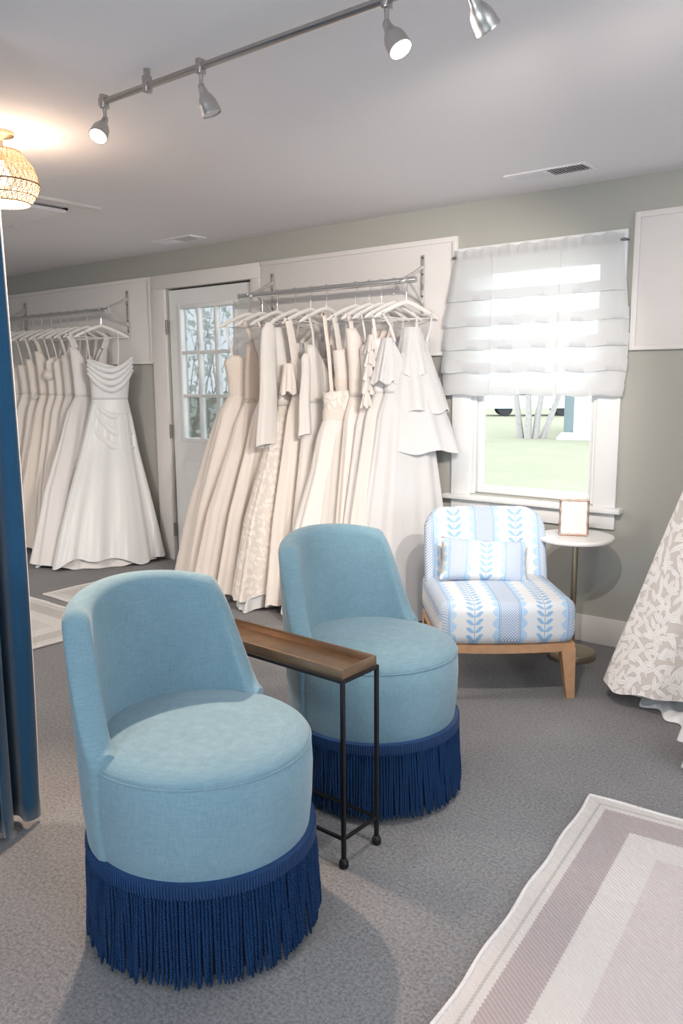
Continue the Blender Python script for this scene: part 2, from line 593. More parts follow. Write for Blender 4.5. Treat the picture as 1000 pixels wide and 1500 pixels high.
for z in (1.772, 1.0, 0.242):
    bm = BM()
    box(bm, (-0.016, -0.030, z - 0.048), (0.008, -0.014, z + 0.048), 0.002)
    lathe(bm, [(0.0085, z - 0.052), (0.0085, z + 0.052)], 10, (0.006, -0.030, 0))
    obj('hinge', bm, M_hinge, D)
bm = BM()
lathe(bm, [(0.012, 0), (0.012, 0.03), (0.027, 0.035), (0.030, 0.05), (0.022, 0.064), (0.0, 0.066)], 20, (0.80, -0.001, 0.95), aim((0, -1, 0)))
obj('door_knob', bm, M_hinge, D)
bm = BM()
box(bm, (-.004, .044, .02), (.026, .10, DZ1)); box(bm, (dw - .016, .044, .02), (dw + .016, .10, DZ1)); box(bm, (-.004, .044, dh - .018), (dw + .016, .10, DZ1))
obj('door_light_block', bm, M_hinge, D)  # strips added behind the leaf to block light leaking round its edges
bm = BM()
box(bm, (-0.002, 0.10, 0), (dw + 0.004, 0.118, 0.03))
obj('threshold', bm, M_hinge, D)

# window in the back wall
Wn = tag(bpy.data.objects.new('window_1', None), kind='structure')
COL.objects.link(Wn); Wn.location = (0, 0, 0)
bm = BM()
box(bm, (-2.378, -0.022, 0.70), (-2.262, 0.0, 2.08), 0.003)
box(bm, (-1.538, -0.022, 0.70), (-1.423, 0.0, 2.08), 0.003)
box(bm, (-2.378, -0.022, 1.975), (-1.423, 0.0, 2.08), 0.003)
obj('casing', bm, M_win, Wn)
bm = BM(); box(bm, (-2.415, -0.058, 0.700), (-1.388, 0.06, 0.728), 0.006); obj('window_sill', bm, M_win, Wn)
bm = BM(); box(bm, (-2.378, -0.020, 0.615), (-1.425, 0.0, 0.70), 0.003); obj('apron', bm, M_win, Wn)
bm = BM()
box(bm, (WX0, -0.004, WZ0), (WX0 + 0.018, 0.13, WZ1)); box(bm, (WX1 - 0.018, -0.004, WZ0), (WX1, 0.13, WZ1))
box(bm, (WX0, -0.004, WZ1 - 0.018), (WX1, 0.13, WZ1)); box(bm, (WX0, 0.04, WZ0), (WX1, 0.13, WZ0 + 0.02))
# stops
box(bm, (WX0 + 0.018, 0.0, WZ0), (WX0 + 0.034, 0.022, WZ1), 0.003); box(bm, (WX1 - 0.034, 0.0, WZ0), (WX1 - 0.018, 0.022, WZ1), 0.003)
obj('jamb', bm, M_win, Wn)
def sash(z0, z1, y0, name):
    bm = BM()
    a, b = WX0 + 0.02, WX1 - 0.02
    s = 0.042
    box(bm, (a, y0, z0), (a + s, y0 + 0.034, z1), 0.004); box(bm, (b - s, y0, z0), (b, y0 + 0.034, z1), 0.004)
    box(bm, (a, y0, z0), (b, y0 + 0.034, z0 + s), 0.004); box(bm, (a, y0, z1 - s * 0.7), (b, y0 + 0.034, z1), 0.004)
    so = obj(name, bm, M_win, Wn)
    bm = BM(); box(bm, (a + s, y0 + 0.015, z0 + s), (b - s, y0 + 0.019, z1 - s * 0.7)); obj('glass_pane', bm, M_glass, so)
sash(WZ0 + 0.004, 1.37, 0.030, 'lower_sash')
sash(1.345, WZ1 - 0.01, 0.072, 'upper_sash')

# ------------------------------------------------------------ outdoors
def lawn_mat():
    t = NT('lawn_grass')
    co = t.coord()
    a, b = t.noise(co, 0.8, 4), t.noise(co, 14, 4)
    t.col(t.mix(t.ma('ADD', t.ma('MULTIPLY', a, 0.6), t.ma('MULTIPLY', b, 0.4)), (0.19, 0.185, 0.13), (0.28, 0.272, 0.20)))
    t.set(Roughness=1.0, Specular_IOR_Level=0.1)
    t.bump(b, 0.5, 0.05)
    return t.m
bm = BM(); box(bm, (-70, 0.3, -0.5), (30, 90, -0.3)); struct('lawn', bm, lawn_mat())
M_bark = plain('bark', (0.34, 0.31, 0.30), 0.9, var=0.3, scale=14, bump=0.4)
def leaf_mat(name, c1, c2):
    t = NT(name)
    t.col(t.mix(t.ramp(t.noise(t.coord(), 5, 3), 0.35, 0.65), c1, c2))
    t.set(Roughness=0.7)
    tr = t.n('ShaderNodeBsdfTranslucent'); t.put(tr.inputs[0], c2)
    mx = t.n('ShaderNodeMixShader'); mx.inputs[0].default_value = 0.55
    t.t.links.new(t.b.outputs[0], mx.inputs[1]); t.t.links.new(tr.outputs[0], mx.inputs[2])
    t.t.links.new(mx.outputs[0], t.out.inputs['Surface'])
    return t.m
M_leaf = leaf_mat('shrub_leaf', (0.66, 0.70, 0.63), (0.86, 0.88, 0.84))
def leaf_quad(bm, p, d, n, L, w):
    d, n = d.normalized(), n.normalized()
    s = d.cross(n).normalized()
    v = [bm.verts.new(q) for q in (p, p + d * L * 0.5 + s * w + n * w * .3, p + d * L, p + d * L * 0.5 - s * w + n * w * .3)]
    bm.faces.new((v[0], v[1], v[2])); bm.faces.new((v[0], v[2], v[3]))
def rv(r=R): return Vector((r.uniform(-1, 1), r.uniform(-1, 1), r.uniform(-1, 1)))
def shrub(label, loc, rx, ry, h, nleaf, L, seed):
    r = random.Random(seed)
    t = thing('garden_shrub', label, 'shrub', loc)
    b1 = BM()
    tips = []
    for k in range(9):
        a = r.uniform(0, 2 * PI); q = r.uniform(0.3, 0.95)
        tip = Vector((math.cos(a) * rx * q, math.sin(a) * ry * q, h * r.uniform(0.6, 0.97)))
        base = Vector((r.uniform(-.08, .08), r.uniform(-.08, .08), 0))
        mid = base.lerp(tip, 0.5) + Vector((0, 0, 0.12 * h))
        tube(b1, [base, base.lerp(mid, .6), mid, tip], [0.014, 0.011, 0.008, 0.003], 5)
        tips += [(mid, tip)]
    obj('branches', b1, M_bark, t)
    b2 = BM()
    for k in range(nleaf):
        z = h * r.uniform(0.03, 1.0)
        w = math.sqrt(max(0.02, 1 - (max(0, z / h - 0.45) / 0.58) ** 2))
        a = r.uniform(0, 2 * PI); q = math.sqrt(r.uniform(0.15, 1)) * w * (0.9 + 0.2 * math.sin(a * 3 + z * 4))
        p = Vector((math.cos(a) * rx * q, math.sin(a) * ry * q, z))
        leaf_quad(b2, p, rv(r) + Vector((0, 0, .2)), rv(r) + Vector((0, 0, .8)), L * r.uniform(.7, 1.3), L * .28)
    obj('foliage', b2, M_leaf, t, 0)
shrub('leafy pale green shrub seen through the left panes of the glazed door', (-8.2, 3.0, -0.3), 1.0, 0.7, 2.9, 300, 0.14, 3)
shrub('taller leafy shrub behind the middle panes of the glazed door', (-9.2, 4.6, -0.3), 1.3, 0.8, 3.3, 330, 0.15, 4)
shrub('low tangled bush at the foot of the bare tree on the lawn', (-11.9, 15.6, -0.3), 1.1, 0.6, 0.6, 900, 0.12, 5)
# bare tree with several stems
t = thing('bare_tree', 'bare tree with several grey stems on the lawn outside the window', 'tree', (-10.25, 17.4, -0.3))
b = BM(); r = random.Random(11)
def limb(p, d, L, rad, depth):
    pts = [p]; q = p; dd = d.normalized()
    for k in range(4):
        dd = (dd + rv(r) * 0.16 + Vector((0, 0, .05))).normalized(); q = q + dd * L / 4; pts.append(q)
    tube(b, pts, [rad * (1 - .14 * k) for k in range(5)], 6)
    if depth:
        for k in range(3):
            limb(pts[r.choice((2, 3, 4))], (dd + rv(r) * 0.8), L * r.uniform(.5, .7), rad * .5, depth - 1)
for dx, dy in ((-.34, 0), (-.05, .1), (.10, -.1), (.36, .05), (.62, 0.2)):
    limb(Vector((dx * .6, dy, -0.02)), Vector((dx * .75, dy, 1.5)), 2.6, 0.10, 2)
obj('branches', b, M_bark, t)
# neighbour's white building with blue-green corner post, parked cars
M_siding = plain('white_siding', (0.75, 0.75, 0.76), 0.7, var=0.05, scale=3)
M_teal = plain('weathered_teal_paint', (0.17, 0.21, 0.22), 0.7)
M_roof = plain('grey_shingle', (0.22, 0.21, 0.22), 0.9, var=0.3)
t = thing('white_outbuilding', 'white outbuilding with a blue green corner post beyond the lawn', 'building', (-9.95, 19.6, -0.3))
Ro = Matrix.Rotation(0.35, 4, 'Z')
bm = BM(); box(bm, (0.1, 0, 0), (5, 3, 2.7), 0, 2, Ro)
for k in range(14): box(bm, (0.1, -0.012, 0.1 + k * .18), (5, 0.0, 0.12 + k * .18), 0, 2, Ro)
obj('wall', bm, M_siding, t)
bm = BM(); box(bm, (-0.14, -0.1, 0), (0.14, 0.18, 2.7), 0.01, 2, Ro); obj('corner_post', bm, M_teal, t)
bm = BM(); box(bm, (-0.3, -0.4, 2.7), (5.3, 3.3, 2.9), 0.02, 2, Ro); obj('roof', bm, M_roof, t)
bm = BM(); box(bm, (-0.2, -2.6, 0.0), (5, -0.02, 0.06), 0.01, 2, Ro); obj('paved_apron', bm, plain('concrete', (0.6, 0.6, 0.6), 0.9), t)
def car(label, loc, rot, paint, L=4.3):
    t = thing('parked_car', label, 'car', loc, rot, 'parked cars beyond the lawn')
    bm = BM()
    prof = [(-L / 2, .35), (-L / 2, .75), (-L * .38, .86), (-L * .27, .92), (-L * .15, 1.38), (L * .18, 1.42), (L * .34, .95), (L * .47, .88), (L / 2, .7), (L / 2, .35)]
    loft(bm, [[(x, y * s, z) for x, z in prof] for y, s in ((-.82, 1), (.82, 1))], True, True)
    obj('car_body', bm, paint, t, 20)
    bm = BM()
    for y in (-.84, .82):
        loft(bm, [[(-L * .24, y + d, .95), (-L * .135, y + d, 1.32), (L * .16, y + d, 1.34), (L * .29, y + d, .96)] for d in (0, .02)], True, True)
    obj('side_windows', bm, M_dark, t)
    for x in (-L * .3, L * .3):
        for y in (-.78, .62):
            bm = BM(); lathe(bm, [(.20, 0), (.31, .01), (.33, .05), (.33, .13), (.31, .16), (.2, .17)], 20, (x, y + .17, .33), aim((0, -1, 0))); obj('wheel', bm, M_dark, t)
car('silver parked car left of the bare tree, beyond the lawn', (-20.5, 27.5, -0.3), 0.6, plain('silver_paint', (0.55, 0.57, 0.6), 0.3))
car('pale blue parked car behind the bare tree, beyond the lawn', (-16.6, 31.0, -0.3), 0.6, plain('pale_blue_paint', (0.5, 0.6, 0.68), 0.3))
# hedge and a neighbour's house far behind
shrub('pale hedge at the far end of the lawn', (-27, 44, -0.3), 9, 2, 3.2, 2500, 0.4, 8)
t = thing('garden_shed', 'small grey roofed shed behind the right panes of the glazed door', 'shed', (-11.3, 7.4, -0.3))
bm = BM(); box(bm, (0, 0, 0), (1.6, 1.4, 2.35), 0.01)
for k in range(12): box(bm, (-0.01, -0.012, .1 + k * .19), (1.6, 0, .115 + k * .19))
obj('wall', bm, M_siding, t)
bm = BM(); loft(bm, [[(-.25, y, 2.3), (.8, y, 2.95), (1.85, y, 2.3), (.8, y, 2.8)] for y in (-.25, 1.65)], True, True); obj('roof', bm, M_roof, t)

# ------------------------------------------------------------ ceiling fittings
def vent(label, x0, x1, yc, w=0.11):
    t = thing('ceiling_vent', label, 'vent', ((x0 + x1) / 2, yc, H))
    hx = (x1 - x0) / 2
    bm = BM()
    for lo, hi in (((-hx - .02, -w / 2 - .015, -.006), (-hx, w / 2 + .015, 0)), ((hx, -w / 2 - .015, -.006), (hx + .02, w / 2 + .015, 0)),
                   ((-hx, -w / 2 - .015, -.006), (hx, -w / 2, 0)), ((-hx, w / 2, -.006), (hx, w / 2 + .015, 0)), ((-.006, -w / 2, -.006), (.006, w / 2, 0))):
        box(bm, lo, hi, .001)
    obj('frame', bm, M_ceil, t)
    bm = BM(); box(bm, (-hx, -w / 2, -0.0012), (hx, w / 2, -0.0002)); obj('duct_shade', bm, M_dark, t)  # dark sheet standing in for the shade inside the duct
    bm = BM()
    n = 13
    for k in range(n):
        for side in (-1, 1):
            x = side * (hx * (k + .5) / n)
            tilt = -0.75 if side < 0 else 0.75
            Mx = Matrix.Translation((x, 0, -0.0045)) @ Matrix.Rotation(tilt, 4, 'Y')
            box(bm, (-.0062, -w / 2, -.0006), (.0062, w / 2, .0006), 0, 2, Mx)
    obj('slats', bm, M_ceil, t)
vent('white slatted ceiling vent above the curtained window', -1.87, -1.51, -0.335)
vent('white slatted ceiling vent above the glazed door', -4.56, -4.2, -0.27)

t = thing('attic_hatch', 'white trimmed attic hatch in the ceiling beyond the rattan lamp', 'hatch', (-4.33, -1.66, H))
bm = BM()
for lo, hi in (((.38, -.42, -.016), (.44, .44, 0)), ((-.44, -.42, -.016), (-.38, .44, 0)), ((-.38, -.42, -.016), (.38, -.36, 0))):
    box(bm, lo, hi, .003)
obj('frame', bm, M_trim, t)
bm = BM(); box(bm, (-.37, -.35, -.03), (.27, .33, -.012), .003); obj('panel', bm, M_ceil, t)
bm = BM(); box(bm, (-.37, .332, -.012), (.268, .345, -.001)); obj('gap_shade', bm, M_dark, t)  # dark strip painted in place of the shade in the open slot
bm = BM(); tube(bm, [(-.30, .2, -.03), (-.302, .2, -.07), (-.296, .205, -.11), (-.303, .2, -.15)], .002, 6); obj('pull_cord', bm, M_trim, t)

# rattan lamp
LX, LY = -3.06, -2.265
t = thing('rattan_ceiling_lamp', 'woven rattan dome lamp glowing on the ceiling at the left', 'lamp', (LX, LY, H))
LS = .88
bm = BM(); lathe(bm, [(0.0, 0), (.055, 0), (.055, -.012), (.02, -.022), (.012, -.03), (.012, -.10), (.02, -.105), (.0, -.105)], 24); obj('canopy', bm, M_brass, t)
def sh_r(q):   # q 0 top .. 1 bottom
    keys = [(0, .075), (.1, .098), (.25, .122), (.45, .140), (.65, .147), (.8, .138), (.92, .120), (1, .106)]
    for (a, ra), (b_, rb) in zip(keys, keys[1:]):
        if q <= b_: return lerp(ra, rb, (q - a) / (b_ - a)) * .92
    return keys[-1][1] * .92
bm = BM()
NW = 34
for k in range(NW):
    for s in (1, -1):
        pts = []
        for i in range(13):
            q = i / 12; a = 2 * PI * k / NW + s * q * 0.55
            rr = sh_r(q) + .0012 * s
            pts.append((rr * math.cos(a), rr * math.sin(a), -.07 - q * .190))
        tube(bm, pts, .0015, 4, False)
for i in range(1, 36):
    q = i / 36; rr = sh_r(q)
    tube(bm, [(rr * math.cos(2 * PI * k / 32), rr * math.sin(2 * PI * k / 32), -.07 - q * .190) for k in range(32)], .0019, 4, closed=True)
obj('shade', bm, M_rattan, t)
for q, w in ((0, .0025), (.62, .0026), (.86, .0024), (1, .003)):
    bm = BM(); rr = sh_r(q) + .002
    tube(bm, [(rr * math.cos(2 * PI * k / 40), rr * math.sin(2 * PI * k / 40), -.07 - q * .190) for k in range(40)], w, 6, closed=True)
    obj('rim', bm, M_rim, t)
bm = BM(); lathe(bm, [(.0, -.105), (.013, -.106), (.015, -.122), (.030, -.145), (.031, -.165), (.02, -.185), (.0, -.19)], 20); obj('bulb', bm, glow('warm_bulb', (1, .84, .66), 12), t)
def lamp_light(kind, name, loc, power, color, rad, parent=None, direction=None, cone=1.6, blend=.6):
    d = bpy.data.lights.new(name, kind)
    d.energy, d.color = power, color
    d.shadow_soft_size = rad
    if kind == 'SPOT': d.spot_size, d.spot_blend = cone, blend
    o = bpy.data.objects.new(name, d); COL.objects.link(o); o.location = loc
    if direction is not None: o.rotation_euler = (-Vector(direction)).to_track_quat('Z', 'Y').to_euler()
    if parent: o.parent = parent
    return o
lamp_light('POINT', 'bulb_light', (0, 0, -.205), 26, (1.0, .76, .56), .03, t)

# track light
t = thing('track_light', 'brushed nickel track light with spot heads along the ceiling', 'light', (-0.4, -2.306, H))
ox = 0.4
bm = BM(); RZ = -.049
tube(bm, [(-2.345 + ox, 0, RZ), (-.4 + ox, 0, RZ), (1.2 + ox, 0, RZ)], .0105, 14)
box(bm, (-2.352 + ox, -.0125, RZ - .0125), (-2.335 + ox, .0125, RZ + .0125), .003)
obj('rail', bm, M_nickel, t)
for x in (-2.115, -0.35, 0.95):
    bm = BM()
    lathe(bm, [(.010, 0), (.010, -.04)], 16, (x + ox, 0, 0))
    box(bm, (x + ox - .009, -.015, RZ - .02), (x + ox + .009, .015, RZ + .03), .005)
    obj('mount', bm, M_nickel, t)
M_lens = glow('spot_lens', (1, .93, .82), 14)
M_lensoff = plain('frosted_lens', (0.55, 0.55, 0.55), 0.3)
M_shade = plain('satin_nickel', (0.62, 0.60, 0.58), 0.36, 1.0, var=.05)
def head(x, d, on, power=0, cone=1.9, color=(1, .90, .79)):
    d = Vector(d).normalized()
    px = x + ox
    hz = RZ - .055
    bm = BM()
    box(bm, (px - .009, -.015, RZ - .022), (px + .009, .015, RZ + .022), .005)
    h = obj('spot_head', bm, M_nickel, t)
    bm = BM()
    tube(bm, [(px, 0, RZ - .015), (px, 0, RZ - .03), (px, 0, hz)], [.0075, .006, .0052], 10)
    lathe(bm, [(.0, -.011), (.008, -.009), (.0105, 0), (.008, .009), (.0, .011)], 12, (px, 0, hz))
    obj('stem', bm, M_nickel, h)
    A = aim(d)
    bm = BM(); c = Vector((px, 0, hz))
    prof = [(.0, .0), (.011, .002), (.013, .014), (.0155, .022), (.021, .030), (.0262, .042), (.0285, .056), (.029, .070), (.0305, .074), (.0305, .079), (.0275, .079), (.0268, .060), (.022, .045)]
    lathe(bm, prof, 24, c, A, False)
    obj('shade', bm, M_shade, h)
    bm = BM(); lathe(bm, [(.0, .0775), (.018, .0772), (.0272, .0745), (.0272, .070), (.0, .069)], 24, c, A, False)
    obj('lens', bm, M_lens if on else M_lensoff, h)
    if on:
        lamp_light('SPOT', 'spot_beam', c + d * .088, power, color, .022, t, d, cone)
head(-2.335, (.22, -.55, -.80), True, 150, 1.5, (1, .74, .54))
head(-1.872, (.25, .25, -.92), False)
head(-1.215, (.52, -.02, -.82), True, 14, 2.8)
head(-0.985, (.20, .62, -.70), True, 66, 2.3)
head(-0.45, (-2.4, 2.05, -1.15), True, 112, 1.1)  # out-of-view head added to brighten the gowns on the rail
head(0.20, (-3.4, 2.05, -1.2), True, 165, .95)  # second unseen head, also added to light the gowns
for k, (px_, py_) in enumerate(FILL_PANELS):
    t = thing('fill_panel', 'square fill light panel added on the ceiling out of view', 'light', (px_, py_, H), 0, 'added ceiling fill panels')
    bm = BM(); box(bm, (-.32, -.32, -.028), (.32, .32, 0), .006); obj('housing', bm, M_trim, t)
    bm = BM(); box(bm, (-.28, -.28, -.031), (.28, .28, -.0275)); obj('diffuser', bm, glow('fill_panel_glow', (.95, .97, 1), 6), t)  # glowing face of the added fill panel

# ------------------------------------------------------------ clothes rails
RY, RODZ = -0.225, 1.912
def rail(label, xb0, xb1, xr0, xr1):
    t = thing('clothes_rail', label, 'clothes rail', ((xb0 + xb1) / 2, 0, RODZ))
    o = (xb0 + xb1) / 2
    bm = BM()
    tube(bm, [(xr0 - o, RY, 0), (xr1 - o, RY, 0)], .0115, 12, True, .0165)
    obj('rod', bm, M_chrome, t)
    for x, s in ((xr0, -1), (xr1, 1)):
        bm = BM()
        tube(bm, [(x - o, RY, 0), (x - o + s * .006, RY, 0)], .0135, 12, True, .0185)
        obj('end_cap', bm, M_chrome, t)
    for xb in (xb0, xb1):
        x = xb - o
        bm = BM()
        box(bm, (x - .010, -.032, -.165), (x + .010, -.027, .155), .001)
        br = obj('bracket', bm, M_zinc, t)
        bm = BM()
        tube(bm, [(x, -.030, .095), (x, -.12, .05), (x, RY + .01, .012)], .0045, 8, True, .010)
        tube(bm, [(x, -.030, -.105), (x, -.09, -.06), (x, RY + .05, .004)], .0045, 8, True, .010)
        tube(bm, [(x, RY + .07, .02), (x, RY - .01, -.014), (x, RY - .022, .0)], .0045, 8, True, .010)
        obj('bracket_arm', bm, M_zinc, br)
        for z in (.14, .05, -.07, -.15):
            bm = BM()
            lathe(bm, [(.0, -.003), (.0045, -.002), (.0055, 0)], 8, (x, -.0325, z), aim((0, 1, 0)))
            obj('screw', bm, M_dark, br)
rail('chrome clothes rail on the white board between the glazed door and the window', -3.745, -2.578, -3.855, -2.50)
rail('chrome clothes rail on the white board left of the glazed door', -6.74, -5.28, -6.70, -5.255)
# third rail: see the right-edge gowns

# ------------------------------------------------------------ hangers
def make_hanger():
    t = thing('clothes_hanger', 'x', 'hanger')
    bm = BM()
    pts = []
    for k in range(15):
        y = -.205 + .41 * k / 14
        q = abs(y) / .205
        z = -.115 - .088 * q ** 1.25
        pts.append((0, y, z))
    rr = [.0035 if k in (0, 14) else .0062 + .0022 * abs(k - 7) / 7 for k in range(15)]
    r2 = [.005 if k in (0, 14) else .0115 for k in range(15)]
    tube(bm, pts, rr, 10, True, r2)
    obj('shoulder_bar', bm, M_hang, t)
    bm = BM(); tube(bm, [(0, -.185, -.198), (0, 0, -.206), (0, .185, -.198)], .0032, 6); obj('cross_bar', bm, M_hang, t)
    bm = BM()
    pts = [(0, 0, -.108), (0, 0, -.06)]
    for k in range(13):
        a = -PI / 2 + 0.25 + (PI * 1.32) * k / 12
        pts.append((0, .021 * math.cos(a) * .9, .0 + .0215 * math.sin(a)))
    tube(bm, pts, .0021, 6)
    obj('hook', bm, M_chrome, t)
    return t
def copy_thing(src, loc, rz, label, group):
    c = src.copy(); COL.objects.link(c)
    c.location, c.rotation_euler = loc, (0, 0, rz)
    c['label'] = label; c['group'] = group
    for ch in list(src.children):
        k = ch.copy(); COL.objects.link(k); k.parent = c
        for g in list(ch.children):
            j = g.copy(); COL.objects.link(j); j.parent = k
    return c
hanger0 = make_hanger()
hanger_used = []
def hanger(x, yaw, label, group):
    if not hanger_used:
        hanger0.location, hanger0.rotation_euler = (x, RY, RODZ), (0, 0, yaw)
        hanger0['label'] = label; hanger0['group'] = group
        hanger_used.append(1)
        return hanger0
    return copy_thing(hanger0, (x, RY, RODZ), yaw, label, group)

# ------------------------------------------------------------ gowns
def satin(name, c, rough=0.42, trans=0.06):
    t = NT(name)
    f = t.noise(t.coord(), 4, 3)
    t.col(t.mix(f, tuple(x * 0.95 for x in c), c))
    t.set(Roughness=rough, Specular_IOR_Level=0.45, Sheen_Weight=0.25)
    t.bump(t.noise(t.coord(), 1, 3, .6, (30, 30, 5)), 0.12, 0.02)
    tr = t.n('ShaderNodeBsdfTranslucent'); t.put(tr.inputs[0], c)
    mx = t.n('ShaderNodeMixShader'); mx.inputs[0].default_value = trans
    t.t.links.new(t.b.outputs[0], mx.inputs[1]); t.t.links.new(tr.outputs[0], mx.inputs[2])
    t.t.links.new(mx.outputs[0], t.out.inputs['Surface'])
    return t.m
G_white = satin('white_satin', (0.86, 0.86, 0.87), .34)
G_pearl = satin('pearl_satin', (0.86, 0.82, 0.81), .45)
G_ivory = satin('ivory_satin', (0.89, 0.81, 0.755), .5)
G_cream = satin('cream_satin', (0.89, 0.80, 0.72), .5)
G_blush = satin('blush_satin', (0.86, 0.74, 0.66), .5)
G_crepe = satin('ivory_crepe', (0.88, 0.835, 0.80), .7)
G_tulle = satin('white_tulle', (0.82, 0.81, 0.82), .85, .22)
G_itulle = satin('ivory_tulle', (0.87, 0.83, 0.79), .85, .2)
G_lace_net = lace('ivory_lace_net', (0.82, 0.74, 0.67), (0.88, 0.83, 0.79), 26)
def leaf_lace(name, ground, thread, scale=16, w=.20, L=.60, layers=2, skip=.1):
    """Net ground with leaf shaped applique scattered at random angles (UV in metres)."""
    t = NT(name)
    mask = None
    for k in range(layers):
        mp = t.n('ShaderNodeMapping'); t.put(mp.inputs['Vector'], t.coord('UV'))
        mp.inputs['Location'].default_value = (.37 * k, .21 * k, 0)
        v = t.n('ShaderNodeTexVoronoi', voronoi_dimensions='2D')
        v.inputs['Scale'].default_value = scale * (1 + .12 * k); v.inputs['Randomness'].default_value = .85
        t.t.links.new(mp.outputs[0], v.inputs['Vector'])
        df = t.n('ShaderNodeVectorMath', operation='SUBTRACT'); t.put(df.inputs[0], mp.outputs[0]); t.put(df.inputs[1], v.outputs['Position'])
        sp = t.n('ShaderNodeSeparateXYZ'); t.put(sp.inputs[0], df.outputs[0])
        x, y = t.ma('MULTIPLY', sp.outputs[0], scale), t.ma('MULTIPLY', sp.outputs[1], scale)
        sc_ = t.n('ShaderNodeSeparateColor'); t.put(sc_.inputs[0], v.outputs['Color'])
        a = t.ma('MULTIPLY', sc_.outputs[0], 2 * PI)
        ca, sa = t.ma('COSINE', a), t.ma('SINE', a)
        xr = t.ma('ADD', t.ma('MULTIPLY', x, ca), t.ma('MULTIPLY', y, sa)); yr = t.ma('SUBTRACT', t.ma('MULTIPLY', y, ca), t.ma('MULTIPLY', x, sa))
        q = t.ma('DIVIDE', xr, L)
        half = t.ma('MULTIPLY', t.ma('SUBTRACT', 1, t.ma('MULTIPLY', q, q)), w)
        m = t.ramp(t.ma('SUBTRACT', half, t.ma('ABSOLUTE', yr)), 0, .05)
        m = t.ma('MULTIPLY', m, t.ma('SUBTRACT', 1, t.ma('MULTIPLY', t.ramp(t.ma('ABSOLUTE', yr), .035, .01), .45)))
        m = t.ma('MULTIPLY', m, t.ma('GREATER_THAN', sc_.outputs[1], skip))
        mask = m if mask is None else t.ma('MAXIMUM', mask, m)
    net = t.ramp(t.noise(t.coord('UV'), 420, 2), .35, .65)
    t.col(t.mix(mask, t.mix(net, tuple(x * .92 for x in ground), ground), thread))
    t.set(Roughness=.8, Sheen_Weight=.2, Specular_IOR_Level=.25)
    t.bump(mask, .6, .004)
    return t.m
G_lace = leaf_lace('ivory_lace', (0.80, 0.73, 0.67), (0.88, 0.83, 0.78), 20, .26, .55, 2, .25)
G_wlace = leaf_lace('white_leaf_lace', (0.64, 0.58, 0.55), (0.84, 0.80, 0.785), 17, .20, .66, 3, .05)
G_organza = leaf_lace('organza_with_leaf_applique', (0.82, 0.81, 0.81), (0.90, 0.89, 0.89), 11, .20, .5, 1, .3)
G_bead = lace('beaded_trim', (0.55, 0.45, 0.36), (0.85, 0.80, 0.72), 90, (1, 1, 1), .1)


